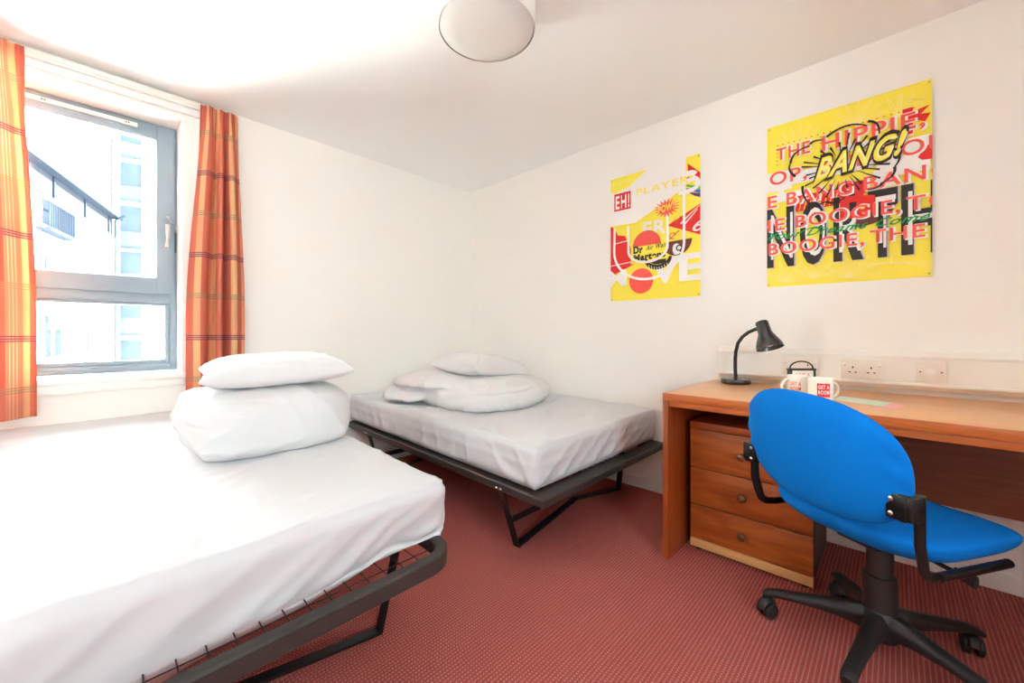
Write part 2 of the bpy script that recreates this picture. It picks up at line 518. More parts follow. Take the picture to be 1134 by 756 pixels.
# ------------------------------------------------------------------ window
win = empty('window_1', (-0.26, 3.13, WZ0), kind='structure')
def wp(name, bm, m, parent=None, **k):
    o = obj(name, bm, m, parent or win, **k)
    if parent is None:
        o.matrix_parent_inverse = Matrix.Translation(-Vector(win.location))
    return o
FX0, FX1 = WX0 + .006, WX1 - .006
FZ0, FZ1 = .794, WZ1 - .006
GY = 3.13
b = B()   # outer frame: stiles, head, sill, mullion
box(b, FX0, FX0 + .05, GY, GY + .09, FZ0, FZ1, bev=.003); box(b, FX1 - .032, FX1, GY, GY + .09, FZ0, FZ1, bev=.003)
box(b, FX0 + .05, FX1 - .032, GY, GY + .09, FZ1 - .03, FZ1, bev=.003)
box(b, FX0 + .05, FX1 - .032, GY, GY + .09, FZ0, FZ0 + .045, bev=.003)
box(b, FX0 + .05, FX1 - .032, GY, GY + .09, 1.195, 1.262, bev=.003)
wp('window_frame', b, M['frame'])
b = B()   # fixed lower light glazing bead
lx0, lx1, lz0, lz1 = FX0 + .05, FX1 - .032, FZ0 + .045, 1.195
for (x0, x1, z0, z1) in ((lx0, lx0 + .022, lz0, lz1), (lx1 - .022, lx1, lz0, lz1), (lx0 + .022, lx1 - .022, lz0, lz0 + .022), (lx0 + .022, lx1 - .022, lz1 - .018, lz1)):
    box(b, x0, x1, GY + .012, GY + .05, z0, z1, bev=.004)
wp('glazing_bead', b, M['frame'])
b = B(); box(b, lx0 + .022, lx1 - .022, GY + .034, GY + .038, lz0 + .022, lz1 - .018)
wp('glass_pane', b, M['glass'], smooth=False)
# opening upper sash
sx0, sx1, sz0, sz1 = FX0 + .025, FX1 - .012, 1.247, FZ1 - .006
b = B()
box(b, sx0, sx0 + .075, GY - .022, GY + .045, sz0, sz1, bev=.003); box(b, sx1 - .078, sx1, GY - .022, GY + .045, sz0, sz1, bev=.003)
box(b, sx0 + .075, sx1 - .078, GY - .0215, GY + .045, sz0, sz0 + .088, bev=.003); box(b, sx0 + .075, sx1 - .078, GY - .0215, GY + .045, sz1 - .085, sz1, bev=.003)
sash = wp('opening_sash', b, M['frame'])
b = B()
gx0, gx1, gz0, gz1 = sx0 + .075, sx1 - .078, sz0 + .088, sz1 - .085
for (x0, x1, z0, z1) in ((gx0, gx0 + .006, gz0, gz1), (gx1 - .006, gx1, gz0, gz1), (gx0, gx1, gz0, gz0 + .006), (gx0, gx1, gz1 - .006, gz1)):
    box(b, x0, x1, GY - .012, GY + .03, z0, z1)
wp('glazing_gasket', b, M['reveal'], sash, smooth=False)
b = B(); box(b, gx0, gx1, GY + .014, GY + .018, gz0, gz1)
wp('glass_pane', b, M['glass'], sash, smooth=False)
b = B()   # trickle vent on the top rail
box(b, -0.62, 0.155, GY - .036, GY - .0215, sz1 - .048, sz1 - .026, bev=.003)
vent = wp('trickle_vent', b, M['plastic'])
b = B()
for x in (-0.2, -0.19, 0.105, 0.115): box(b, x, x + .006, GY - .0375, GY - .036, sz1 - .041, sz1 - .034)
wp('vent_screw', b, M['dark_hole'], vent, smooth=False)
# lever handle and restrictor
b = B()
hx = sx1 - .032
box(b, hx - .013, hx + .013, GY - .033, GY - .022, 1.575, 1.66, bev=.004)
tube(b, [(hx, GY - .03, 1.64), (hx, GY - .06, 1.64)], .008)
tube(b, [(hx, GY - .056, 1.648), (hx - .002, GY - .062, 1.60), (hx - .006, GY - .066, 1.55), (hx - .01, GY - .066, 1.515)], [.009, .009, .008, .011], sx=.7)
wp('window_handle', b, M['chrome'])
b = B()
tube(b, [(hx, GY - .022, 1.70), (hx, GY - .034, 1.70)], .010)
tube(b, [(hx, GY - .03, 1.70), (hx + .012, GY - .035, 1.675), (hx + .035, GY - .03, 1.655), (hx + .042, GY - .018, 1.66)], .003, n=6)
box(b, hx + .036, hx + .042, GY - .03, GY - .002, 1.63, 1.68, bev=.002)
wp('window_restrictor', b, M['chrome'])
b = B(); box(b, sx1 + .001, sx1 + .0105, GY - .012, GY - .0005, 1.50, 1.62, bev=.002)
wp('window_hinge', b, M['frame_dark'])

# window added unseen behind the camera to give fill light
fill_win = empty('fill_window', (-0.3, YF - .1, RZ0), kind='structure')
b = B()
for (x0, x1, z0, z1) in ((RX0, RX0 + .06, RZ0, RZ1), (RX1 - .06, RX1, RZ0, RZ1), (RX0 + .06, RX1 - .06, RZ0, RZ0 + .06), (RX0 + .06, RX1 - .06, RZ1 - .06, RZ1)):
    box(b, x0, x1, YF - .14, YF - .08, z0, z1, bev=.004)
o = obj('window_frame', b, M['frame'], fill_win); o.matrix_parent_inverse = Matrix.Translation(-Vector(fill_win.location))
b = B(); box(b, RX0 + .06, RX1 - .06, YF - .112, YF - .108, RZ0 + .06, RZ1 - .06)
o = obj('glass_pane', b, M['glass'], fill_win, smooth=False); o.matrix_parent_inverse = Matrix.Translation(-Vector(fill_win.location))

# ------------------------------------------------------------------ buildings outside
b = B(); box(b, -40, 60, 3.5, 80, -8.1, -8.0)
tag(obj('street_ground', b, M['street'], smooth=False), 'grey street surface far below the window', 'street', kind='structure')

def local(root, bm_name, bm, m, parent=None, **k):
    return obj(bm_name, bm, m, parent or root, **k)

fang = math.atan2(-1.128, -0.3025)
fa = empty('apartment_building', (0.42, 19.75, -8.0), fang, 'cream rendered apartment building with sloping eaves across the street outside the window', 'building')
# local x = distance along the facade towards us, local y: facade faces the side where the camera is, z from -8
def face_side():
    # local +y direction in world
    yv = Vector((-math.sin(fang), math.cos(fang)))
    return 1 if yv.dot(Vector((0, 0)) - Vector((0.42, 19.75))) > 0 else -1
sd = face_side()
def fbox(b, s0, s1, d0, d1, z0, z1, **k):
    a, c = sorted((d0 * sd, d1 * sd)); box(b, s0, s1, a, c, z0 + 8, z1 + 8, **k)
b = B(); fbox(b, 0, 12.5, -6, 0, -8, 4.35)
local(fa, 'facade_wall', b, M['facade'], smooth=False)
b = B(); fbox(b, 0, 12.5, -5.8, -.08, 4.35, 5.0)
local(fa, 'attic_storey', b, M['slate'], smooth=False)
b = B(); fbox(b, -.1, 12.7, -6, .16, 5.0, 5.09); fbox(b, 0, 12.5, -.01, .05, 4.32, 4.37)
for s in (0.4, 2.4, 4.4): fbox(b, s, s + .05, -.1, -.04, 4.37, 5.0)
local(fa, 'eaves', b, M['iron'], smooth=False)
def fwin(s0, s1, z0, z1, bars=1, balcony=False):
    b = B(); t_ = .06
    fbox(b, s0, s0 + t_, 0, .04, z0, z1); fbox(b, s1 - t_, s1, 0, .04, z0, z1); fbox(b, s0, s1, 0, .04, z1 - t_, z1); fbox(b, s0, s1, 0, .04, z0, z0 + t_)
    for k in range(bars):
        c = s0 + (s1 - s0) * (k + 1) / (bars + 1); fbox(b, c - .03, c + .03, 0, .04, z0, z1)
    w = local(fa, 'window', b, M['facade_white'], smooth=False)
    b = B(); fbox(b, s0 + t_, s1 - t_, -.02, .015, z0 + t_, z1 - t_)
    obj('pane', b, M['dark_pane'], w, smooth=False)
    if balcony:
        b = B()
        fbox(b, s0 - .15, s1 + .15, .2, .23, z0 + .55, z0 + .58); fbox(b, s0 - .15, s1 + .15, .2, .23, z0 - .05, z0 - .02)
        k = s0 - .15
        while k <= s1 + .15:
            fbox(b, k, k + .02, .2, .23, z0 - .05, z0 + .58); k += .11
        fbox(b, s0 - .15, s1 + .15, 0, .25, z0 - .12, z0 - .05)
        local(fa, 'balcony', b, M['iron'], smooth=False)
for (s0, s1, z0, z1, n_, bal) in ((4.2, 5.3, .35, 1.5, 1, False), (4.2, 5.3, 2.15, 2.95, 1, False), (4.2, 5.4, 3.55, 4.3, 1, True), (2.33, 2.73, .37, 1.63, 0, False), (2.33, 2.73, 2.2, 3.08, 0, False),
                             (4.2, 5.3, -1.9, -.7, 1, False), (7.2, 8.3, .35, 1.5, 1, False), (7.2, 8.4, 3.3, 4.3, 1, True), (7.2, 8.3, -1.9, -.7, 1, False)):
    fwin(s0, s1, z0, z1, n_, bal)
b = B(); tube(b, [(0.25, .06 * sd, 0), (0.25, .06 * sd, 12.9), (.25, .3 * sd, 13.1)], .04, n=8)
local(fa, 'drainpipe', b, M['iron'])

tang = math.atan2(-0.301, 0.9535)
tw = empty('tower_block', (0.532, 20.36, -8.0), tang, 'tall white tower with a column of blue grey glazing outside the window', 'building')
b = B()
box(b, -0.12, 0.0, 0.0, 3.0, 0, 16.3); box(b, .62, 3.4, 0.0, 3.0, 0, 16.5); box(b, 0, .62, .12, 3.0, 0, 16.35)
local(tw, 'facade_wall', b, M['facade_white'], smooth=False)
def zt(y): return 1.02 + (368 - y) * .0331 + 8
for (ya, yb) in ((145, 156), (171, 174), (179, 204), (219, 222), (227, 255), (272, 275), (278, 302), (318, 324), (337, 352), (369, 372), (376, 400), (420, 445)):
    b = B(); box(b, 0, .62, .06, .119, zt(yb), zt(ya))
    local(tw, 'glazing_band', b, M['out_glass'], smooth=False)
for (ya, yb) in ((156, 171), (204, 219), (255, 272), (302, 318), (352, 369)):
    b = B(); box(b, 0, .62, .08, .119, zt(yb), zt(ya))
    local(tw, 'spandrel_panel', b, M['facade_grey'], smooth=False)
b = B(); tube(b, [(-.2, -.05, 8), (-.2, -.05, 15.9), (-.02, -.05, 16.4)], .035, n=8); box(b, -0.2, -.12, -.06, .02, 10, 10.1)
local(tw, 'drainpipe', b, M['out_frame'])

# ------------------------------------------------------------------ curtain rail and curtains
cr = empty('curtain_rail', (-0.3, 2.893, 2.30), label='long white curtain rail fixed along the top of the window wall', cat='curtain rail')
b = B(); box(b, -0.9, 0.885, -.012, .010, .012, .036, bev=.003); box(b, -0.9, 0.885, -.006, .006, 0.0, .012)
obj('rail_track', b, M['plastic'], cr)
for x in (-0.75, 0.0, 0.8):
    b = B(); box(b, x - .012, x + .012, .010, .0315, .019, .034, bev=.002); obj('bracket', b, M['plastic'], cr)

def curtain(name, label, x0t, x1t, x0b, x1b, ztop, zbot, folds, cloth, u0, seed, flare=1.0):
    b = B()
    uvl = b.loops.layers.uv.new('cloth')
    NS, NV = 220, 90
    rows = []
    for j in range(NV + 1):
        v = j / NV
        z = ztop + (zbot - ztop) * v
        e = sstep(0.0, 0.75, v)
        x0 = x0t + (x0b - x0t) * e ** 0.8; x1 = x1t + (x1b - x1t) * e ** 0.8
        row = []
        for i in range(NS + 1):
            s = i / NS
            ph = 2 * PI * folds * (s + .035 * math.sin(2 * PI * (s * 1.3 + seed)) + .02 * nz3(s * 3, v * 1.2, seed))
            head = 1 - sstep(0.0, 0.09, v)
            amp = .036 * (0.55 + 0.45 * sstep(0.03, .5, v)) * (1 + .5 * nz3(s * 4, v * 1.5, seed + 5))
            y = amp * math.sin(ph) + .010 * math.sin(ph * 2.0 + 1.2 + seed) * sstep(.05, .3, v)
            y = y * (1 - .55 * head) + head * .009 * math.sin(2 * PI * folds * 3 * s) + .012 * nz3(s * 2.5, v * 2.2, seed + 9) * v
            x = x0 + (x1 - x0) * s + .010 * math.cos(ph) * sstep(0.02, .2, v)
            zz = z + (.006 * math.sin(2 * PI * folds * 3 * s) if j == 0 else 0)
            # pinch below the header tape
            y *= 1 - .45 * math.exp(-((v - .035) / .012) ** 2)
            row.append((b.verts.new((x, 2.842 + y, zz)), u0 + s * cloth, z))
        rows.append(row)
    for j in range(NV):
        for i in range(NS):
            q = (rows[j][i], rows[j + 1][i], rows[j + 1][i + 1], rows[j][i + 1])
            f = b.faces.new([a[0] for a in q])
            for lp, a in zip(f.loops, q):
                lp[uvl].uv = (a[1], a[2])
    r = empty(name, ((x0b + x1b) / 2, 2.842, zbot), label=label, cat='curtain')
    o = obj('curtain_cloth', b, M['curtain'], r, angle=180); o.matrix_parent_inverse = Matrix.Translation(-Vector(r.location))
    md = o.modifiers.new('thickness', 'SOLIDIFY'); md.thickness = .0015
    # header tape behind the top and hooks over the rail
    b = B(); box(b, x0t + .005, x1t - .005, 2.8765, 2.878, ztop - .085, ztop - .02)
    o = obj('header_tape', b, M['plastic'], r, smooth=False); o.matrix_parent_inverse = Matrix.Translation(-Vector(r.location))
    return r
curtain('curtain', 'orange checked curtain hanging at the right of the window beside the stacked bedding', .405, .585, .335, .625, 2.318, .64, 3.4, .62, 0.03, .3)
curtain('curtain', 'orange checked curtain hanging at the left of the window, cut by the photo edge', -.60, -.232, -.62, -.188, 2.318, .632, 3.6, .75, 0.0, .55)

# ------------------------------------------------------------------ ceiling light
cl = empty('ceiling_light', (1.067, 1.166, H), label='white round drum ceiling light with an opal disc', cat='ceiling light')
b = B(); lathe(b, [(.188, -.142), (.192, -.136), (.192, -.004), (.15, 0)], 64, cap0=False)
obj('drum_shade', b, M['lampshade'], cl)
b = B(); lathe(b, [(.02, -.1445), (.12, -.144), (.180, -.142), (.186, -.137), (.186, -.13)], 64)
obj('diffuser', b, M['diffuser'], cl)
b = B(); lathe(b, [(.06, -.025), (.075, -.02), (.08, 0)], 32); obj('ceiling_rose', b, M['plastic'], cl)

# ------------------------------------------------------------------ folding beds
def folding_bed(label, xa, xb, ya, yb, zt, slope, round_foot, leg_ys, w, hgt):
    """steel frame; zt = top of the rails at the foot end (y=ya)"""
    r = empty('folding_bed', ((xa + xb) / 2, (ya + yb) / 2, 0), label=label, cat='bed')
    inv = Matrix.Translation(-Vector(r.location))
    def add(n, b, m, p=None, **k):
        o = obj(n, b, m, p or r, **k)
        if p is None: o.matrix_parent_inverse = inv
        return o
    zz = lambda y: zt + slope * (y - ya)
    # outline of the rail centre line
    rad = .10 if round_foot else .012
    pts = []
    def arc(cx, cy, a0, a1, n=10):
        for i in range(n + 1):
            a = a0 + (a1 - a0) * i / n
            pts.append((cx + rad * math.cos(a), cy + rad * math.sin(a)))
    x0, x1, y0, y1 = xa, xb, ya, yb
    arc(x0 + rad, y0 + rad, PI, 1.5 * PI); 
    arc(x1 - rad, y0 + rad, 1.5 * PI, 2 * PI)
    arc(x1 - rad, y1 - rad, 0, .5 * PI); arc(x0 + rad, y1 - rad, .5 * PI, PI)
    b = B()
    n = len(pts); prof = ((0, 0), (0, -hgt), (-w, -hgt), (-w, 0))
    bev = .006
    prof = ((-bev, 0), (0, -bev), (0, -hgt + bev), (-bev, -hgt), (-w + bev, -hgt), (-w, -hgt + bev), (-w, -bev), (-w + bev, 0))
    rings = []
    for i in range(n):
        p = Vector(pts[i]); a = Vector(pts[i - 1]); c = Vector(pts[(i + 1) % n])
        d = (c - p).normalized() + (p - a).normalized(); d.normalize()
        nn = Vector((d.y, -d.x))
        k = 1.0 / max(.6, nn.dot(Vector(((c - p).normalized().y, -(c - p).normalized().x))))
        rings.append([b.verts.new((p.x + nn.x * q[0] * k, p.y + nn.y * q[0] * k, zz(p.y) + q[1])) for q in prof])
    for i in range(n):
        A, C = rings[i], rings[(i + 1) % n]
        for k in range(len(prof)):
            b.faces.new((A[k], A[(k + 1) % len(prof)], C[(k + 1) % len(prof)], C[k]))
    bmesh.ops.recalc_face_normals(b, faces=b.faces)
    add('bed_frame', b, M['bed_steel'], angle=35)
    # inner support rails under the mattress
    for y in (ya + .55, (ya + yb) / 2, yb - .55):
        b = B(); box(b, xa + .036, xb - .036, y - .015, y + .015, zz(y) - .042, zz(y) - .012); add('cross_rail', b, M['bed_black'], smooth=False)
    # wire mesh
    b = B()
    g = .05
    xx = xa + .036 + g * .6
    while xx < xb - .04:
        tube(b, [(xx, ya + .03, zz(ya) - .014), (xx, yb - .03, zz(yb) - .014)], .0016, n=5); xx += g
    yy = ya + .036 + .035
    while yy < yb - .04:
        tube(b, [(xa + .03, yy, zz(yy) - .011), (xb - .03, yy, zz(yy) - .011)], .0016, n=5); yy += .075
    add('wire_mesh', b, M['bed_black'])
    # legs: flat strap bent into a shallow-arched U
    for ly in leg_ys:
        zl = zz(ly) - .03
        xm = (xa + xb) / 2
        b = B()
        L = [(xa + .022, ly + .015, zl), (xa + .115, ly, .006), (xm, ly, .085), (xb - .115, ly, .006), (xb - .022, ly + .015, zl)]
        strap(b, L, .034, .010, (0, 1, 0))
        lg = add('leg', b, M['bed_black'], smooth=False)
        b = B()
        f = .5
        strap(b, [(xa + .022 + .093 * f, ly - .02, zl * (1 - f)), (xm, ly - .02, zl * (1 - f)), (xb - .022 - .093 * f, ly - .02, zl * (1 - f))], .006, .03, (0, 1, 0))
        add('crossbar', b, M['bed_black'], smooth=False)
        for x, dx in ((xa, -1), (xb, 1)):
            for dy in (-.014, .014):
                b = B(); lathe(b, [(.0075, 0), (.0075, .003), (.005, .006), (0.001, .0068)], 12, T(x + dx * .0005, ly + dy + .005, zl + .002) @ frame_to((dx, 0, 0)))
                add('bolt', b, M['bolt'])
    return r

folding_bed('dark steel folding bed frame with a rounded foot, nearest the camera under the window', -.455, .778, .972, 2.90, .356, .016, True, (1.265, 2.5), .038, .052)
folding_bed('dark steel folding bed frame with square corners in the far corner by the desk', 1.268, 2.465, 1.04, 2.90, .33, .020, False, (1.30, 2.6), .085, .040)

def hem1(p, n, f, cx, cy):
    if n.y < -.2:
        X = p.x + cx
        p.z -= (1 - f) * (.034 * sstep(.62, .30, X) + .030 * sstep(.22, .0, X) - .016 * math.exp(-((X - .60) / .05) ** 2))
    return p
def mattress(label, xa, xb, ya, yb, z0, z1, slope_b, slope_t, seed, tuck, hem_fn=None, wr=1.0, creases=None, piping=False):
    b = B()
    cx, cy, cz = (xa + xb) / 2, (ya + yb) / 2, (z0 + z1) / 2
    hx, hy, hz = (xb - xa) / 2, (yb - ya) / 2, (z1 - z0) / 2
    def fn(p, n):
        p = p.copy()
        f = (p.z + hz) / (2 * hz)              # 0 bottom, 1 top
        X, Y = p.x + cx, p.y + cy
        top = sstep(.55, 1.0, f) * max(0, n.z)
        side = 1 - max(0, abs(n.z))
        # --- top wrinkles: long soft ridges, plus slight sag waves
        dz = .0035 * nz3(X * 2.2, Y * 2.2, seed)
        a = X * .86 + Y * .5; c_ = -X * .5 + Y * .86
        dz += wr * .0075 * ridge(a * 1.3 + .4 * nz3(X, Y, 3), c_ * 3.6 + seed, 1.7, 5)
        dz += wr * .0045 * ridge(a * 2.2, c_ * 7.5 + seed * 2, 4.1, 6)
        if creases:
            for (ax_, ay_, bx_, by_, hh, ww) in creases:
                L2 = (bx_ - ax_) ** 2 + (by_ - ay_) ** 2
                tt = max(0, min(1, ((X - ax_) * (bx_ - ax_) + (Y - ay_) * (by_ - ay_)) / L2))
                dd = math.hypot(X - ax_ - tt * (bx_ - ax_), Y - ay_ - tt * (by_ - ay_))
                dz += hh * math.exp(-(dd / ww) ** 2)
        # --- side drape folds (run downwards, slightly slanted)
        per = X if abs(n.y) > abs(n.x) else Y
        sl = per + .30 * (1 - f) * (1 if abs(n.y) > abs(n.x) else .2)
        ds = wr * .013 * ridge(sl * 7.5, f * .5, seed + 2, 3) * (0.35 + .65 * (1 - f)) + .006 * nz3(sl * 3.2, f * 1.4, seed + 7) + wr * .005 * ridge(sl * 18, f, seed + 4, 3) * (1 - f)
        if piping: ds += .0035 * math.exp(-((f - .55) / .06) ** 2)
        # hem runs unevenly
        hem = .012 * abs(nz3(per * 4.0, 2.2, seed + 11)) * (1 - f) * side
        out = Vector(n) * 1.0
        p += Vector((n.x, n.y, 0)) * ds * side
        p.z += dz * top + hem
        # tuck the lower edge of the foot side inwards
        if n.y < -.2:
            p.y += tuck * (1 - f) ** 1.3 * min(1, -n.y * 1.3)
        # shear to slopes
        yy = (p.y + cy) - ya
        p.z += yy * (slope_b + (slope_t - slope_b) * f)
        if hem_fn: p = hem_fn(p, n, f, cx, cy)
        return p
    rounded_box(b, hx, hy, hz, .032, .0125, fn)
    o = obj('mattress', b, M['sheet'], angle=180)
    o.location = (cx, cy, cz)
    tag(o, label, 'mattress')
    bpy.context.view_layer.update()
    return o
    return o
mat1 = mattress('thick mattress in a rumpled white fitted sheet, the near one under the window', -.475, .787, 1.045, 2.915, .357, .540, .016, .021, 1.3, .035, hem_fn=hem1, creases=[(-.45, 1.20, .42, 1.27, .005, .010), (.14, 1.05, .20, 2.0, .003, .010), (-.3, 1.45, .25, 1.62, .007, .03), (-.2, 1.75, .3, 1.80, .008, .035), (.0, 1.30, .1, 1.12, -.004, .012)])
mat2 = mattress('white sheeted mattress in the far corner, its foot beside the desk', 1.292, 2.476, 1.098, 2.915, .340, .528, .020, .016, 6.1, .01, wr=1.15, piping=True)

# ------------------------------------------------------------------ bedding
def remeshed(bm, voxel, smooth_it, disp=None):
    me = bpy.data.meshes.new('tmp'); bm.to_mesh(me); bm.free()
    o = bpy.data.objects.new('tmp', me); COL.objects.link(o)
    md = o.modifiers.new('r', 'REMESH'); md.mode = 'VOXEL'; md.voxel_size = voxel
    dg = bpy.context.evaluated_depsgraph_get(); dg.update()
    m2 = bpy.data.meshes.new_from_object(o.evaluated_get(dg))
    b = bmesh.new(); b.from_mesh(m2)
    bpy.data.objects.remove(o); bpy.data.meshes.remove(me); bpy.data.meshes.remove(m2)
    for _ in range(smooth_it):
        bmesh.ops.smooth_vert(b, verts=b.verts, factor=.5, use_axis_x=True, use_axis_y=True, use_axis_z=True)
    b.normal_update()
    if disp:
        nn = [v.normal.copy() for v in b.verts]
        for v, n in zip(b.verts, nn):
            v.co += n * disp(v.co, n)
        b.normal_update()
    return b

def soft(bm, hx, hy, hz, r, mtx, seed, lump=.012, step=.03, fn2=None):
    def fn(p, n):
        q = p.copy()
        if fn2: q = fn2(q, n)
        q += Vector(n) * lump * nz3(p.x * 5 + seed, p.y * 5, p.z * 6)
        return mtx @ q
    rounded_box(bm, hx, hy, hz, r, step, fn)

def loaf(bm, hx, hy, hz, n, mtx, seed, lump=.012, N=22, fn2=None):
    """superellipsoid |x|^n+|y|^n+|z|^n=1, lumpy"""
    def fn(p, _n):
        k = (abs(p.x) ** n + abs(p.y) ** n + abs(p.z) ** n) ** (1.0 / n)
        u = Vector(p) / k
        q = Vector((u.x * hx, u.y * hy, u.z * hz))
        if fn2: q = fn2(q, u.normalized())
        q += u.normalized() * lump * nz3(q.x * 5 + seed, q.y * 5, q.z * 6)
        return mtx @ q
    rounded_box(bm, 1, 1, 1, 1e-6, 2.0 / N, fn)

def squircle(hx, hy, k, dome=0.0):
    def f(q, n):
        u, v = q.x / hx, q.y / hy
        q.z += dome * (1 - u * u) * (1 - v * v) * max(0, n.z)
        q.x *= math.sqrt(max(.1, 1 - k * v * v / 2)); q.y *= math.sqrt(max(.1, 1 - k * u * u / 2)); return q
    return f

def surface_of(o):
    dg = bpy.context.evaluated_depsgraph_get(); dg.update()
    me = o.data
    return BVHTree.FromPolygons([o.matrix_world @ v.co for v in me.vertices], [tuple(p.vertices) for p in me.polygons])

def rest_on(b, tree, mw=None, lift=.002):
    """push every vertex that would sink into what lies below up onto its surface"""
    inv = mw.inverted() if mw is not None else None
    for v in b.verts:
        w = mw @ v.co if mw is not None else v.co.copy()
        hit = tree.ray_cast(Vector((w.x, w.y, 2.0)), Vector((0, 0, -1)))
        if hit[0] is not None and w.z < hit[0].z + lift:
            w.z = hit[0].z + lift
            v.co = inv @ w if inv is not None else w

def pillow(label, loc, rot, hx, hy, T1, T0, seed, droop=0.0, under=None, pw=.42):
    b = B(); N = 70
    def prof(u, v):
        a = max(0.0, 1 - abs(u) ** 2.6); c = max(0.0, 1 - abs(v) ** 2.4)
        return (a * c) ** pw
    def pos(u, v, s):
        k = prof(u, v)
        ex = 1 - .07 * (1 - abs(v) ** 2) * abs(u) ** 3
        ey = 1 - .09 * (1 - abs(u) ** 2) * abs(v) ** 3
        x = hx * u * ex; y = hy * v * ey
        z = (T1 if s > 0 else -T0) * k
        # wrinkles radiating from corners
        cr_ = (abs(u) * abs(v)) ** 1.2
        ang = math.atan2(1.08 - abs(v), 1.08 - abs(u))
        edge = min(1.0, (1 - max(abs(u), abs(v))) * 6)
        w = .012 * cr_ * math.sin(ang * 13 + seed * 3 + (2 if u > 0 else 0)) * edge
        w += .008 * nz3(u * 2.2 + seed, v * 2.2, s) * edge
        w += .006 * (ridge(u * 2.6 + v * 1.1 + seed, v * 5.0, s + .5, 4) - .2) * edge
        z += w * (1 if s > 0 else -.4)
        z += droop * (abs(u) ** 3) * -1
        return Vector((x, y, z))
    grids = {}
    for s in (1, -1):
        g = [[None] * (N + 1) for _ in range(N + 1)]
        for i in range(N + 1):
            for j in range(N + 1):
                u = -1 + 2 * i / N; v = -1 + 2 * j / N
                # denser towards edges
                u = math.sin(u * PI / 2); v = math.sin(v * PI / 2)
                if s < 0 and (i in (0, N) or j in (0, N)):
                    g[i][j] = grids[1][i][j]
                else:
                    g[i][j] = b.verts.new(pos(u, v, s))
        grids[s] = g
        for i in range(N):
            for j in range(N):
                q = [g[i][j], g[i + 1][j], g[i + 1][j + 1], g[i][j + 1]]
                b.faces.new(q if s > 0 else list(reversed(q)))
    mw = Matrix.Translation(loc) @ Euler(rot).to_matrix().to_4x4()
    if under is not None: rest_on(b, surface_of(under), mw)
    o = obj('pillow', b, M['sheet2'], angle=180)
    o.location = loc; o.rotation_euler = rot
    tag(o, label, 'pillow')
    return o

# near bed: thick folded duvet
b = B()
def d1(q, n):
    # front face bulges out, left end bunches up and leans outwards
    f = (q.x + .27) / .54
    q.x += -.02 * (q.z / .11) * (1 - f)
    q.z += .010 * math.sin(f * PI) * max(0, n.z)
    return q
loaf(b, .288, .268, .130, 4.0, T(.508, 1.93, .668) @ RZ(-.02), 2.0, .010, 30, d1)
loaf(b, .05, .17, .05, 2.3, T(.245, 1.97, .69) @ RZ(-.05) @ RY(.2), 5.0, .012, 14)
def disp1(p, n):
    f = sstep(.55, .22, p.x)                              # 1 at the bunched left end
    d = .007 * nz3(p.x * 7, p.y * 7, p.z * 7)
    a = p.x * .8 - p.z * .6; c = p.x * .6 + p.z * .8
    d += .007 * (ridge(a * 3.2 + p.y * 2, c * 7.5, p.y * 2, 4) - .15)
    d += f * .014 * (ridge(p.x * 3, p.z * 12 + p.y * 4, p.y * 6, 2.5) - .3)
    d += f * .007 * (ridge(p.x * 9, p.z * 26, p.y * 11, 2) - .3)
    s_ = p.x - (.605 + .02 * (p.z - .67))                 # stitched seam
    d -= .0035 * math.exp(-(s_ / .0035) ** 2)
    return d
b = remeshed(b, .0085, 12, disp1); rest_on(b, surface_of(mat1))
duvet1 = o = obj('folded_duvet', b, M['sheet2'], angle=180); tag(o, 'thick white duvet folded into a block on the near bed, under a pillow', 'duvet')
pillow('plump white pillow on top of the folded duvet on the near bed', (.525, 1.885, .862), (math.radians(3), math.radians(-1.5), math.radians(-8)), .262, .195, .068, .055, 1.0, .0, duvet1, .40)

# far bed: duvet folded in loose layers
b = B()
loaf(b, .42, .40, .118, 2.7, T(1.875, 2.05, .615) @ RZ(.12), 3.0, .016, 26)
loaf(b, .37, .34, .062, 2.5, T(1.74, 2.28, .690) @ RZ(.16) @ RY(-.02), 4.0, .012, 24)
loaf(b, .20, .24, .040, 2.4, T(1.52, 2.38, .640) @ RZ(.1) @ RY(-.30), 6.0, .012, 20)
def disp2(p, n):
    d = .008 * nz3(p.x * 6, p.y * 6, p.z * 6)
    a = p.x * .7 + p.y * .7; c = p.x * .7 - p.y * .7
    d += .009 * (ridge(a * 3 + p.z * 2, c * 5.5 + p.z * 4, 1.0, 3) - .25)
    d += .005 * (ridge(a * 6, c * 13, p.z * 7, 2.5) - .25) * sstep(2.0, 1.55, p.x)
    d -= .012 * math.exp(-((p.z - (.668 + .03 * (p.x - 1.7))) / .010) ** 2) * sstep(2.0, 1.8, p.x)
    return d
b = remeshed(b, .009, 9, disp2); rest_on(b, surface_of(mat2))
duvet2 = o = obj('folded_duvet', b, M['sheet2'], angle=180); tag(o, 'white duvet loosely folded in layers on the far bed', 'duvet')
pillow('soft white pillow on top of the layered duvet on the far bed', (1.88, 2.10, .770), (math.radians(2), math.radians(7), math.radians(6)), .285, .215, .105, .06, 2.4, .01, duvet2, .36)

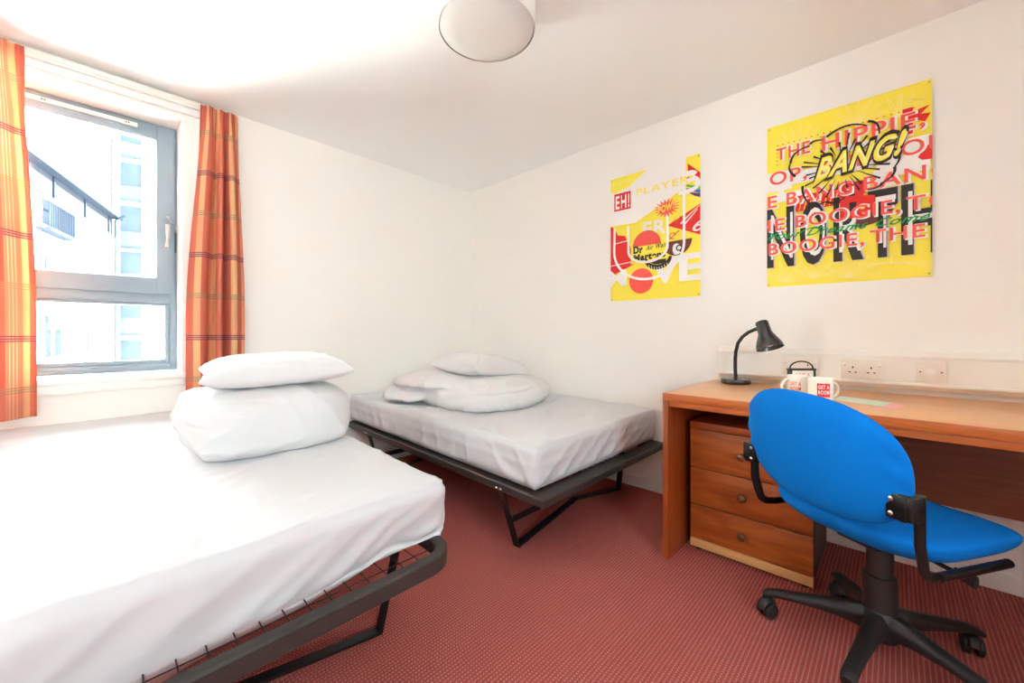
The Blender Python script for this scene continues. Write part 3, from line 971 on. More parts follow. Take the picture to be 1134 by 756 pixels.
# ------------------------------------------------------------------ desk
DX0, DX1, DY1, DY0, DZ = 1.765, 2.425, .757, -.86, .748
desk = empty('desk', ((DX0 + DX1) / 2, (DY0 + DY1) / 2, 0), label='cherry wood desk with its top coloured paler for sheen, along the wall under the posters', cat='desk')
dinv = Matrix.Translation(-Vector(desk.location))
def dk(n, b, m, **k):
    o = obj(n, b, m, desk, **k); o.matrix_parent_inverse = dinv; return o
b = B()
box(b, DX0 + .012, DX1 + .052, DY0, DY1 - .004, DZ - .033, DZ, bev=.0015, mi=0)
dk('desktop', b, M['wood_top'])
b = B()
box(b, DX0, DX0 + .012, DY0, DY1, DZ - .034, DZ - .0005, bev=.003); box(b, DX0 + .012, DX1 + .05, DY1 - .004, DY1, DZ - .034, DZ - .0005)
dk('front_edging', b, M['wood_edge'])
b = B(); box(b, DX0 + .012, DX0 + .03, DY0 + .02, DY1 - .024, DZ - .060, DZ - .034, bev=.001)
dk('apron', b, M['wood_edge'])
for y in (DY1 - .024, DY0 + .0):
    b = B(); box(b, DX0 + .004, DX1 + .03, y, y + .024, 0.0, DZ - .034, bev=.0015)
    dk('side_panel', b, M['wood_panel'])
b = B(); box(b, 2.38, 2.398, DY0 + .024, DY1 - .024, .318, DZ - .034)
dk('modesty_panel', b, M['wood_dark'], smooth=False)

# drawer pedestal
PX0, PX1, PY0, PY1, PZ = 1.945, 2.365, .232, .700, .602
ped = empty('drawer_pedestal', ((PX0 + PX1) / 2, (PY0 + PY1) / 2, 0), label='cherry wood three-drawer pedestal standing under the desk', cat='drawer unit')
pinv = Matrix.Translation(-Vector(ped.location))
def pk(n, b, m, p=None, **k):
    o = obj(n, b, m, p or ped, **k)
    if p is None: o.matrix_parent_inverse = pinv
    return o
b = B()
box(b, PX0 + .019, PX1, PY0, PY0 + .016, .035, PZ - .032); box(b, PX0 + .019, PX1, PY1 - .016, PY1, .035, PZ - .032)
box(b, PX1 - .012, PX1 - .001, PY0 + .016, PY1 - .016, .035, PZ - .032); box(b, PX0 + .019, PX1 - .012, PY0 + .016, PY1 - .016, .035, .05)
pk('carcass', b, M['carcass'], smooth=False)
b = B(); box(b, PX0 - .001, PX1 + .002, PY0 - .001, PY1 + .001, PZ - .032, PZ, bev=.003); pk('top_board', b, M['wood_panel'])
b = B(); box(b, PX0 + .001, PX0 + .019, PY0, PY1, .016, .054, bev=.0015); pk('plinth', b, M['wood_pale'])
zs = [(.057, .214), (.218, .386), (.390, .567)]
for k, (z0, z1) in enumerate(reversed(zs)):
    b = B(); box(b, PX0, PX0 + .018, PY0 + .001, PY1 - .001, z0, z1, bev=.002)
    dr = pk('drawer', b, M['wood_drawer'])
    b = B(); lathe(b, [(.006, 0), (.007, .010), (.0155, .014), (.018, .021), (.016, .027), (.009, .031), (.001, .032)], 24, T(PX0 - .0005, .478, (z0 + z1) / 2) @ frame_to((-1, 0, 0)))
    o = obj('knob', b, M['knob'], dr)
for x in (PX0 + .03, PX1 - .03):
    for y in (PY0 + .03, PY1 - .03):
        b = B(); lathe(b, [(.014, 0), (.014, .035)], 14, T(x, y, 0)); pk('foot', b, M['black_plastic'])

# ------------------------------------------------------------------ trunking and sockets on the poster wall
tr = empty('cable_trunking', (XR, -.3, .77), label='white dado cable trunking running along the wall above the desk', cat='trunking')
def extr(b, prof, y0, y1, caps=True):
    A = [b.verts.new((p[0], y0, p[1])) for p in prof]; C = [b.verts.new((p[0], y1, p[1])) for p in prof]
    n = len(prof)
    for k in range(n):
        b.faces.new((A[k], A[(k + 1) % n], C[(k + 1) % n], C[k]))
    if caps:
        b.faces.new(list(reversed(A))); b.faces.new(C)
    bmesh.ops.recalc_face_normals(b, faces=b.faces)
prof = [(0, 0), (-.030, .0), (-.052, .022), (-.052, .030), (-.048, .0315), (-.048, .137), (-.052, .139), (-.052, .147), (-.030, .168), (0, .168)]
b = B(); extr(b, prof, -1.6, .975)
obj('trunking_body', b, M['plastic'], tr, angle=25)
b = B(); extr(b, [(0, -.001), (-.031, -.001), (-.0535, .0215), (-.0535, .147), (-.031, .1695), (0, .1695)], .975, 1.018)
obj('end_cap', b, M['plastic'], tr, angle=25)

def socket_plate(name, label, cat, y, z, w, h, kind, group=None):
    r = empty(name, (XR - .048, y, z), label=label, cat=cat, group=group)
    b = B(); box(b, -.0095, -.0002, -w / 2, w / 2, -h / 2, h / 2, bev=.0025)
    obj('face_plate', b, M['plastic2'], r)
    X = -.0100
    if kind == 'double':
        for s, cy in ((1, w * .25), (-1, -w * .25)):
            b = B()
            for dy, dz, a, c in ((0, .006, .0025, .0045), (.011, -.016, .0045, .0022), (-.011, -.016, .0045, .0022)):
                box(b, X, X + .001, cy * .86 + dy - a, cy * .86 + dy + a, dz - c, dz + c)
            obj('pin_hole', b, M['dark_hole'], r, smooth=False)
            b = B(); box(b, X - .005, X + .001, s * (w / 2 - .014) - .005, s * (w / 2 - .014) + .005, .010, .034, bev=.0015)
            rk = obj('rocker_switch', b, M['plastic'], r)
            b = B(); box(b, X - .0056, X - .005, s * (w / 2 - .014) - .003, s * (w / 2 - .014) + .003, .0125, .015); obj('red_mark', b, M['red'], rk, smooth=False)
    else:
        for s in (-1, 1):
            b = B(); lathe(b, [(.0028, 0), (.0028, .0008)], 12, T(X + .0005, s * .031, 0) @ frame_to((-1, 0, 0)))
            obj('screw', b, M['dark_hole'], r)
        b = B(); box(b, X - .007, X + .001, -.013, .015, -.012, .012, bev=.002); obj('fuse_carrier', b, M['plastic'], r)
    return r
socket_plate('wall_socket', 'white double wall socket on the trunking behind the mugs', 'socket', .342, .853, .148, .088, 'double')
socket_plate('wall_socket', 'white double wall socket on the trunking above the leaflets', 'socket', .110, .853, .148, .088, 'double')
socket_plate('fused_switch', 'small square white fused outlet on the trunking at the right', 'socket', -.108, .853, .088, .088, 'single')

# ------------------------------------------------------------------ desk lamp
lp = empty('desk_lamp', (2.355, .612, DZ), label='black gooseneck desk lamp standing on the left end of the desk', cat='lamp')
b = B(); lathe(b, [(.066, 0), (.072, .003), (.073, .010), (.073, .022), (.069, .027), (.02, .029), (.012, .034)], 48)
obj('base', b, M['black_gloss'], lp)
# lamp leans over the desk: neck plane direction (towards the right of the photo and a little to the camera)
ND = Vector((-.26, -.965, 0)).normalized()
neck = []
for (a, z) in ((-.0, .028), (-.003, .08), (-.003, .13), (.0, .17), (.012, .216), (.036, .250), (.068, .274), (.098, .287), (.122, .293)):
    neck.append(ND * a + Vector((0, 0, z)))
b = B(); tube(b, neck, .0088, n=14); obj('gooseneck', b, M['black_steel'], lp)
hd = neck[-1]
ax = (ND * .34 + Vector((0, 0, -1)) + Vector((-.12, 0, 0))).normalized()
m_ = T(*(hd + ND * .018 - ax * .038)) @ frame_to(ax) @ Matrix.Scale(1.18, 4)
b = B(); lathe(b, [(.018, 0), (.023, .003), (.025, .010), (.0255, .048), (.028, .058), (.042, .088), (.050, .108), (.0515, .122), (.0495, .122), (.044, .100), (.026, .06), (.022, .02)], 48, m_)
obj('lamp_shade', b, M['black_gloss'], lp)
b = B(); lathe(b, [(.006, .03), (.014, .05), (.024, .085), (.022, .103), (.012, .112), (.001, .114)], 24, m_)
obj('bulb', b, M['diffuser'], lp)
b = B(); tube(b, [hd - ND * .004, hd + ND * .006], .012, n=14); obj('collar', b, M['chrome'], lp)

# ------------------------------------------------------------------ text helper
def text_bm(txt, x0, x1, y0, y1, bold=0.0, shear=0.0):
    """text outline fitted so the caps fill the box (x0..x1, y0..y1); returns bmesh in that plane (z=0)"""
    c = bpy.data.curves.new('t', 'FONT'); c.body = txt; c.shear = shear; c.offset = bold; c.resolution_u = 4; c.space_character = 1.12
    o = bpy.data.objects.new('t', c); COL.objects.link(o)
    dg = bpy.context.evaluated_depsgraph_get(); dg.update()
    me = bpy.data.meshes.new_from_object(o.evaluated_get(dg))
    b = bmesh.new(); b.from_mesh(me)
    bpy.data.objects.remove(o); bpy.data.curves.remove(c); bpy.data.meshes.remove(me)
    xs = [v.co.x for v in b.verts]
    cap = .729                 # cap height of the built-in font at size 1
    mx, Mx = min(xs), max(xs)
    for v in b.verts:
        v.co.x = x0 + (v.co.x - mx) / (Mx - mx) * (x1 - x0)
        v.co.y = y0 + v.co.y / cap * (y1 - y0)
        v.co.z = 0
    return b

# ------------------------------------------------------------------ mugs
def mug(label, x, y, ha, pa, block):
    r = empty('mug', (x, y, DZ), label=label, cat='mug')
    b = B(); lathe(b, [(.036, 0), (.0395, .002), (.041, .006), (.041, .091), (.0405, .094), (.0385, .094), (.0375, .090), (.0375, .008), (.03, .005)], 48)
    obj('body', b, M['ceramic'], r)
    b = B(); d = Vector((math.cos(ha), math.sin(ha), 0))
    pts = [d * .040 + Vector((0, 0, .076))]
    for i in range(11):
        a = PI / 2 - PI * i / 10
        pts.append(d * (.046 + .024 * math.cos(a)) + Vector((0, 0, .048 + .028 * math.sin(a))))
    pts.append(d * .040 + Vector((0, 0, .020)))
    tube(b, pts, .0052, n=12); obj('handle', b, M['ceramic'], r)
    def wrap(bb, R):
        for v in bb.verts:
            a = pa + v.co.x / .041
            v.co = Vector((R * math.cos(a), R * math.sin(a), v.co.y))
        return bb
    if block:
        q = B()
        xs = [-.021 + .042 * i / 8 for i in range(9)]
        for i in range(8):
            q.faces.new([q.verts.new((xx, yy, 0)) for xx, yy in ((xs[i], .024), (xs[i + 1], .024), (xs[i + 1], .076), (xs[i], .076))])
        bmesh.ops.remove_doubles(q, verts=q.verts, dist=1e-5)
        blk = obj('red_print_block', wrap(q, .0413), M['red'], r)
    t1 = text_bm('GET A', -.0175, .0175, .055, .070, bold=.02); t2 = text_bm('ROOM', -.0175, .0175, .035, .050, bold=.02)
    for nm, t_ in (('lettering', t1), ('lettering', t2)):
        obj(nm, wrap(t_, .0416), M['print_white'] if block else M['red'], r, smooth=False)
    return r
toCam = lambda x, y: math.atan2(-y, -x)
mug('white mug with red lettering standing behind the chair back, handle to the left', 2.023, .291, math.radians(134), toCam(2.023, .291) - .22, False)
mug('white mug with a red square reading GET A ROOM, handle to the right', 1.964, .212, math.radians(-46), toCam(1.964, .212) + .28, True)

# ------------------------------------------------------------------ small carrier behind the mugs
ch = empty('card_holder', (2.265, .314, DZ), math.radians(-46), 'black arched-handle holder with a white card behind the mugs', 'card holder')
b = B()
for (x0, x1, z0, z1) in ((-.059, -.049, 0, .096), (.049, .059, 0, .096), (-.062, .062, .096, .106), (-.059, .059, 0, .006)):
    box(b, x0, x1, -.012, .012, z0, z1, bev=.002)
obj('frame', b, M['black_gloss'], ch)
b = B(); tube(b, [(-.054 * math.cos(PI * i / 16), 0, .104 + .034 * math.sin(PI * i / 16)) for i in range(17)], .0034, n=10)
obj('handle', b, M['black_gloss'], ch)
b = B(); box(b, -.049, .049, -.008, .004, .006, .096); obj('card', b, M['print_white'], ch, smooth=False)
b = text_bm('GET A', -.036, .036, .064, .084, bold=.01)
for v in b.verts: v.co = Vector((v.co.x, -.0085, v.co.y))
obj('lettering', b, M['red'], ch, smooth=False)

# ------------------------------------------------------------------ leaflets
def leaflet(label, pts, z, m, stripe=None):
    cx = sum(p[0] for p in pts) / len(pts); cy = sum(p[1] for p in pts) / len(pts)
    r = empty('leaflet', (cx, cy, DZ), label=label, cat='leaflet')
    b = B()
    lo = [b.verts.new((p[0] - cx, p[1] - cy, z)) for p in pts]; hi = [b.verts.new((p[0] - cx, p[1] - cy, z + .001)) for p in pts]
    n = len(pts)
    b.faces.new(hi); b.faces.new(list(reversed(lo)))
    for k in range(n): b.faces.new((lo[k], lo[(k + 1) % n], hi[(k + 1) % n], hi[k]))
    bmesh.ops.recalc_face_normals(b, faces=b.faces)
    obj('paper', b, m, r, smooth=False)
    if stripe:
        b = B()
        for q in stripe:
            b.faces.new([b.verts.new((p[0] - cx, p[1] - cy, z + .0012)) for p in q])
        bmesh.ops.recalc_face_normals(b, faces=b.faces)
        for f in b.faces:
            if f.normal.z < 0: f.normal_flip()
        obj('printed_band', b, M['cream_paper'], r, smooth=False)
leaflet('pink leaflet lying under the mint green one on the desk', [(2.04, .17), (2.20, .13), (2.09, -.03), (1.955, .00)], .0003, M['pink'])
leaflet('mint green printed leaflet lying on top of the pink one', [(2.05, .185), (2.185, .165), (2.115, .010), (1.985, .035)], .0016, M['mint'], [[(2.09, .15), (2.11, .146), (2.05, .03), (2.03, .035)]])

# ------------------------------------------------------------------ posters
class Poster:
    def __init__(s, W, Hh):
        s.W, s.H = W, Hh; s.bm = bmesh.new(); s.mats = []; s.layer = 0
        s.rect('p_yellow', 0, 0, W, Hh)
    def mi(s, m):
        if m not in s.mats: s.mats.append(m)
        return s.mats.index(m)
    def merge(s, b, m):
        s.layer += 1
        z = .00004 * s.layer + .0012
        for v in b.verts: v.co.z = z
        for co, no in (((0, 0, 0), (-1, 0, 0)), ((s.W, 0, 0), (1, 0, 0)), ((0, 0, 0), (0, -1, 0)), ((0, s.H, 0), (0, 1, 0))):
            g = b.verts[:] + b.edges[:] + b.faces[:]
            if not g: break
            bmesh.ops.bisect_plane(b, geom=g, plane_co=co, plane_no=no, clear_outer=True)
        for k in range(1, 12):
            bmesh.ops.bisect_plane(b, geom=b.verts[:] + b.edges[:] + b.faces[:], plane_co=(s.W * k / 12, 0, 0), plane_no=(1, 0, 0))
        b.normal_update()
        mi = s.mi(m)
        for f in b.faces:
            if f.normal.z < 0: f.normal_flip()
            f.material_index = mi
        me = bpy.data.meshes.new('t'); b.to_mesh(me); b.free(); s.bm.from_mesh(me); bpy.data.meshes.remove(me)
    def poly(s, m, pts):
        b = bmesh.new(); f = b.faces.new([b.verts.new((x, y, 0)) for x, y in pts])
        if len(pts) > 4: bmesh.ops.triangulate(b, faces=[f])
        s.merge(b, m)
    def rect(s, m, x0, y0, x1, y1): s.poly(m, [(x0, y0), (x1, y0), (x1, y1), (x0, y1)])
    def disc(s, m, cx, cy, r, n=40, a0=0, a1=2 * PI, ry=None):
        ry = ry or r
        s.poly(m, [(cx + r * math.cos(a0 + (a1 - a0) * i / n), cy + ry * math.sin(a0 + (a1 - a0) * i / n)) for i in range(n if a1 - a0 > 6.2 else n + 1)])
    def line(s, m, pts, w, w1=None):
        """stroke; w may taper to w1"""
        b = bmesh.new(); P = [Vector((x, y)) for x, y in pts]; n = len(P); L = []; R_ = []
        for i, p in enumerate(P):
            d = (P[min(i + 1, n - 1)] - P[max(i - 1, 0)]).normalized(); q = Vector((-d.y, d.x))
            ww = (w + ((w1 if w1 is not None else w) - w) * i / (n - 1)) / 2
            L.append(b.verts.new((*(p + q * ww), 0))); R_.append(b.verts.new((*(p - q * ww), 0)))
        for i in range(n - 1): b.faces.new((R_[i], R_[i + 1], L[i + 1], L[i]))
        s.merge(b, m)
    def text(s, m, t, x0, x1, y0, y1, bold=0.0, shear=0.0, slant=0.0, grow=0.0, rot=0.0, stretch=None):
        b = text_bm(t, x0, x1, y0, y1, bold, shear)
        for v in b.verts:
            v.co.y += (v.co.x - x0) * slant
        s.merge(b, m)
    def build(s, name, label, y_left, z0, curl_r, curl_l=0.0):
        inv = Matrix.Translation((0, 0, 0))
        r = empty(name, (XR, y_left - s.W / 2, z0), label=label, cat='poster')
        # paper back
        b = bmesh.new()
        for k in range(12):
            x0, x1 = s.W * k / 12, s.W * (k + 1) / 12
            box(b, x0, x1, 0, s.H, .0008, .0012)
        bmesh.ops.remove_doubles(b, verts=b.verts, dist=1e-6)
        me = bpy.data.meshes.new('t'); b.to_mesh(me); b.free()
        def place(co):
            u = co.x / s.W
            off = .0015 + co.z + curl_r * max(0, (u - .55) / .45) ** 2 + curl_l * max(0, (.4 - u) / .4) ** 2
            return Vector((-off, s.W / 2 - co.x, co.y))
        bb = bmesh.new(); bb.from_mesh(me); bpy.data.meshes.remove(me)
        for v in bb.verts: v.co = place(v.co)
        obj('paper', bb, M['p_white'], r, smooth=False)
        for v in s.bm.verts: v.co = place(v.co)
        obj('printed_artwork', s.bm, [M[k] for k in s.mats], r, smooth=False)
        for u, v in ((.015, .015), (.985, .015), (.015, .985), (.985, .985)):
            p = place(Vector((s.W * u, s.H * v, .0018)))
            b = bmesh.new(); lathe(b, [(.0045, 0), (.0045, .001), (.003, .003), (.0005, .0035)], 12, T(p.x, p.y, p.z) @ frame_to((-1, 0, 0)))
            obj('pin', b, M['chrome'], r)
        return r

def bez(p0, p1, p2, n=14):
    return [((1 - t) ** 2 * p0[0] + 2 * t * (1 - t) * p1[0] + t * t * p2[0], (1 - t) ** 2 * p0[1] + 2 * t * (1 - t) * p1[1] + t * t * p2[1]) for t in [i / n for i in range(n + 1)]]
def arcp(cx, cy, r, a0, a1, n=16, ry=None):
    return [(cx + r * math.cos(a0 + (a1 - a0) * i / n), cy + (ry or r) * math.sin(a0 + (a1 - a0) * i / n)) for i in range(n + 1)]

# ---- right poster (units: metres)
P = Poster(.606, .848)
rnd = random.Random(5)
def flower(P, cx, cy, R, n, a0, a1):
    for i in range(n):
        a = a0 + (a1 - a0) * i / max(1, n - 1); w = (a1 - a0) / n * .55
        tip = (cx + R * math.cos(a), cy + R * math.sin(a))
        for sgn in (-1, 1):
            c = (cx + R * .62 * math.cos(a + sgn * w), cy + R * .62 * math.sin(a + sgn * w))
            P.line('p_pale', bez((cx, cy), c, tip, 8), .0022)
        P.line('p_pale', [(cx, cy), (cx + R * .8 * math.cos(a), cy + R * .8 * math.sin(a))], .0014)
flower(P, .13, .70, .12, 8, .3, 2.9); flower(P, .36, .74, .11, 7, .2, 2.8); flower(P, .50, .72, .10, 6, -.3, 1.9)
flower(P, .08, .02, .11, 7, .2, 2.6); flower(P, .20, .03, .10, 6, .3, 2.6); flower(P, .33, .02, .12, 8, .1, 2.9)
for k in range(4): P.line('p_pale', bez((.36, .05 + k * .012), (.48, .10 - k * .01), (.61, .03 + k * .012)), .002)
P.line('p_pale', arcp(.50, .085, .022, 0, 5.5), .003); P.line('p_pale', bez((.42, .80), (.55, .82), (.58, .74)), .002)
P.line('p_pale', bez((.02, .66), (.15, .60), (.20, .75)), .002)
# white block patches behind the words
for q in ((0, .50, .11, .60), (.03, .44, .17, .485), (.05, .47, .075, .55), (.10, .52, .42, .58), (.46, .50, .60, .61), (.43, .42, .50, .56), (.50, .46, .60, .53), (.30, .62, .55, .65), (.14, .40, .33, .43), (.42, .47, .56, .50)):
    P.rect('p_white', *q)
# red scribble blocks and arrow
P.rect('p_red', .115, .375, .30, .455)
for k in range(9): P.line('p_yellow', [(.12 + k * .02, .38), (.135 + k * .02, .45)], .003)
P.poly('p_red', [(.515, .745), (.548, .745), (.548, .725), (.598, .735), (.572, .705), (.601, .70), (.585, .668), (.548, .69), (.548, .63), (.515, .63)])
P.rect('p_white', .522, .655, .548, .668)
P.poly('p_red', [(.585, .56), (.563, .52), (.575, .505), (.61, .50), (.61, .57)])
P.poly('p_brown', [(.285, .28), (.375, .25), (.47, .275), (.50, .345), (.48, .36), (.30, .33)])
P.line('p_white', [(.385, .34), (.47, .33)], .004)
# big black letters with a pale bevel
for t_, x0, x1 in (('N', -.004, .119), ('O', .143, .250), ('R', .276, .386), ('T', .400, .500), ('H', .511, .640)):
    P.text('p_lilac', t_, x0 + .004, x1 + .006, .120, .412, bold=.05)
    P.text('p_black', t_, x0, x1, .123, .408, bold=.055)
    P.text('p_white', t_, x0 + .022, x1 - .006, .140, .400, bold=-.012)
# red block letter
P.poly('p_red', [(.300, .30), (.300, .47), (.385, .47), (.40, .44), (.385, .40), (.425, .39), (.425, .32), (.40, .30)])
P.rect('p_black', .335, .335, .36, .375); P.rect('p_black', .335, .405, .355, .43); P.rect('p_yellow', .375, .335, .39, .36)
# red wording with a white drop
def red_words(t_, x0, x1, y0, y1, b_=.0):
    P.text('p_white', t_, x0 + .006, x1 + .008, y0 - .004, y1 + .001, bold=b_ + .02)
    P.text('p_coral', t_, x0, x1, y0, y1, bold=b_ + .002)
red_words('THE', .042, .185, .661, .725, .012)
red_words('HIPPIE,', .232, .585, .652, .727, .012)
for k in range(22): P.rect('p_red', .045 + k * .024, .735, .050 + k * .024, .740)
for k in range(5): P.rect('p_red', .043, .635 + k * .02, .048, .640 + k * .02); P.rect('p_red', .225, .60 + k * .03, .230, .605 + k * .03)
red_words('HOP,', -.062, .172, .536, .605, .012)
red_words('AND', .219, .420, .540, .605, .012)
red_words('YOU', .440, .655, .537, .605, .012)
red_words('E', .004, .046, .418, .482, .012)
red_words('BANG', .087, .345, .418, .484, .012)
red_words('BANG', .386, .668, .420, .484, .012)
P.text('p_green', 'Your Dreams Come', .010, .60, .248, .285, bold=.014, shear=.55, slant=-.01)
P.line('p_green', bez((0, .25), (.03, .285), (.05, .25)), .004); P.line('p_green', bez((.13, .26), (.2, .30), (.25, .27)), .004); P.line('p_green', bez((.55, .27), (.59, .24), (.61, .29)), .004)
red_words('HE', -.045, .080, .295, .357, .012)
red_words('BOOGIE,', .125, .508, .295, .358, .012)
red_words('TO', .526, .672, .293, .357, .012)
red_words('BOOGIE,', .006, .388, .170, .231, .012)
red_words('THE', .408, .585, .173, .232, .012)
# burst cloud
cen = (.31, .556)
cloud = [(.108, .60), (.105, .655), (.165, .69), (.215, .716), (.245, .70), (.30, .745), (.36, .745), (.402, .732), (.425, .69), (.445, .665)]
def lobe(a, c, bulge, w):
    mx_, my_ = (a[0] + c[0]) / 2, (a[1] + c[1]) / 2; dx, dy = mx_ - cen[0], my_ - cen[1]; L_ = math.hypot(dx, dy)
    P.line('p_black', bez(a, (mx_ + dx / L_ * bulge, my_ + dy / L_ * bulge), c), w, w * .5)
for a, c, g in ((( .125, .555), (.105, .63), .03), ((.105, .63), (.185, .695), .045), ((.185, .70), (.235, .705), .02), ((.25, .715), (.40, .715), .055), ((.40, .735), (.44, .665), .035),
                ((.47, .60), (.49, .50), .05), ((.49, .50), (.45, .44), .03), ((.45, .44), (.40, .42), .02), ((.155, .50), (.18, .41), .02), ((.18, .41), (.25, .40), .03), ((.25, .40), (.32, .405), .03)):
    lobe(a, c, g, .011)
for i in range(26):
    a = 2 * PI * i / 26 + rnd.uniform(-.06, .06)
    r0, r1 = rnd.uniform(.055, .07), rnd.uniform(.11, .165)
    P.line('p_black', [(cen[0] + r1 * math.cos(a) * 1.12, cen[1] + r1 * math.sin(a)), (cen[0] + r0 * math.cos(a) * 1.12, cen[1] + r0 * math.sin(a))], .009, .001)
# BANG! in outlined slanted capitals
P.text('p_black', 'BANG!', .194, .536, .508, .622, bold=.09, shear=.42, slant=.13)
P.text('p_yellow', 'BANG!', .204, .528, .514, .615, bold=.035, shear=.42, slant=.13)
P.text('p_pale', 'BANG!', .212, .532, .520, .608, bold=-.012, shear=.42, slant=.13)
P.build('poster', 'yellow poster with red and black words and a BANG! burst, above the desk', .492, 1.260, .006)

# ---- left poster
P = Poster(.596, .845)
P.poly('p_white', [(0, .845), (0, .52), (.184, .515), (.510, .672), (.519, .69), (.519, .85), (.268, .85), (.136, .766), (.02, .74), (0, .75)])
P.poly('p_white', [(.0, .76), (.016, .76), (.016, .66), (.0, .66)])
P.poly('p_yellow', [(0, .751), (.120, .757), (.136, .766), (.268, .850), (0, .85)])
for x in (.02, .07, .12): P.line('p_pale', [(x, .77), (x, .83)], .004); P.line('p_pale', [(x, .80), (x + .03, .815)], .004)
P.rect('p_yellow', .519, .52, .60, .85)
P.poly('p_yellow', [(.184, .515), (.510, .672), (.596, .72), (.596, .40), (.0, .40), (.10, .47)])
P.poly('p_red', [(.522, .807), (.596, .731), (.596, .695), (.522, .76)])
for m, a, c in (('p_orange', .700, .675), ('p_yellow', .675, .652), ('p_lime', .652, .630), ('p_blue', .630, .608), ('p_purple', .608, .585)):
    P.poly(m, [(.513, a + .03), (.596, a), (.596, c), (.513, c + .04)])
P.poly('p_yellow', [(.50, .65), (.596, .575), (.596, .50), (.48, .55)])
# red wedge at the right and left quarter
P.poly('p_red', [(.395, .455), (.596, .548), (.596, .364)])
for k in range(5): P.line('p_coral', [(.42 + k * .03, .46), (.45 + k * .03, .50)], .003)
P.line('p_white', bez((.48, .45), (.53, .50), (.596, .54)), .009, .003); P.line('p_white', bez((.50, .44), (.53, .47), (.58, .52)), .009, .004)
P.text('p_white', '6', .55, .62, .39, .46, bold=.01, shear=.3)
P.poly('p_red', [(0, .52), (.03, .50), (.055, .45), (.107, .439), (.16, .33), (.200, .250), (.0, .172)])
P.line('p_white', [(.03, .395), (.14, .405)], .006); P.line('p_white', [(0, .245), (.22, .262)], .006)
P.text('p_white', 'ER', .235, .390, .415, .505, bold=.03)
P.text('p_white', 'M', -.03, .118, .106, .215, bold=.035); P.text('p_white', 'V', .285, .475, .105, .262, bold=.035); P.text('p_white', 'E', .470, .610, .106, .266, bold=.035)
P.disc('p_coral', .259, .353, .096); P.disc('p_coral', .221, .124, .083)
P.poly('p_yellow', [(.15, .352), (.36, .352), (.40, .34), (.38, .25), (.15, .24)])
# brown half disc and a striped grin
P.poly('p_brown', [(.401, .352)] + arcp(.455, .352, .092, 0, -2.5, 18) + [(.395, .30)])
P.disc('p_white', .455, .30, .035, 20); P.disc('p_black', .47, .305, .02, 20); P.disc('p_white', .47, .305, .012, 16)
P.poly('p_black', arcp(.335, .262, .090, PI, 2 * PI, 20, .075))
P.poly('p_yellow', arcp(.335, .268, .070, PI, 2 * PI, 20, .050))
P.poly('p_black', arcp(.335, .250, .055, PI, 2 * PI, 20, .030))
for k in range(8): P.line('p_white', [(.275 + k * .017, .222 - .02 * math.sin(k / 7 * PI)), (.279 + k * .017, .198 - .012 * math.sin(k / 7 * PI))], .004)
P.text('p_black', 'Dr', .168, .235, .310, .356, bold=.05); P.text('p_black', 'Air Wair', .255, .395, .318, .350, bold=.012, shear=.35, slant=.06)
P.text('p_black', 'Martens', .170, .385, .258, .300, bold=.05, slant=.03)
P.line('p_red', arcp(.43, .385, .018, 0, 5.2), .005); P.line('p_red', bez((.41, .365), (.45, .40), (.47, .41)), .005)
# sweeping white U and S
P.line('p_white', [(.494 + .0065, .845), (.494 + .0065, .34)] + arcp(.264, .34, .2365, 0, -PI, 40, .207) + [(.030, .45)] + [(.030, .50)], .016)
P.line('p_white', [(.397, .845), (.397, .33)] + arcp(.265, .33, .132, 0, -PI, 36, .086) + [(.133, .50)], .016)
P.line('p_white', arcp(.535, .700, .045, .7, PI * 1.1, 14), .030); P.line('p_white', bez((.49, .69), (.60, .73), (.575, .665)), .026); P.line('p_white', bez((.582, .69), (.60, .625), (.467, .640)), .026)
P.rect('p_red', .028, .617, .149, .735)
P.text('p_white', 'EH!', .038, .140, .632, .722, bold=.03)
P.text('p_yellow', 'PLAYER', .191, .530, .690, .737, bold=.008)
# spiky red flash
sp = []
for i in range(36):
    a = 2 * PI * i / 36; r_ = 1.1 if i % 2 == 0 else .62
    sp.append((.392 + .078 * r_ * math.cos(a), .566 + .055 * r_ * math.sin(a)))
for i in range(36):
    P.poly('p_coral', [(.392, .566), sp[i], sp[(i + 1) % 36]])
P.text('p_yellow', 'POW!!', .338, .450, .540, .584, bold=.035, slant=.15)
P.build('poster', 'yellow and white poster with EH! in a red square and sweeping white curves', 1.426, 1.235, .008, .004)

# ------------------------------------------------------------------ office chair
CX, CY = 1.715, .035
FA = math.atan2(-.53, .85)
chair = empty('office_chair', (CX, CY, 0), 0.0, 'blue upholstered office swivel chair on a black five-star base at the desk', 'office chair')
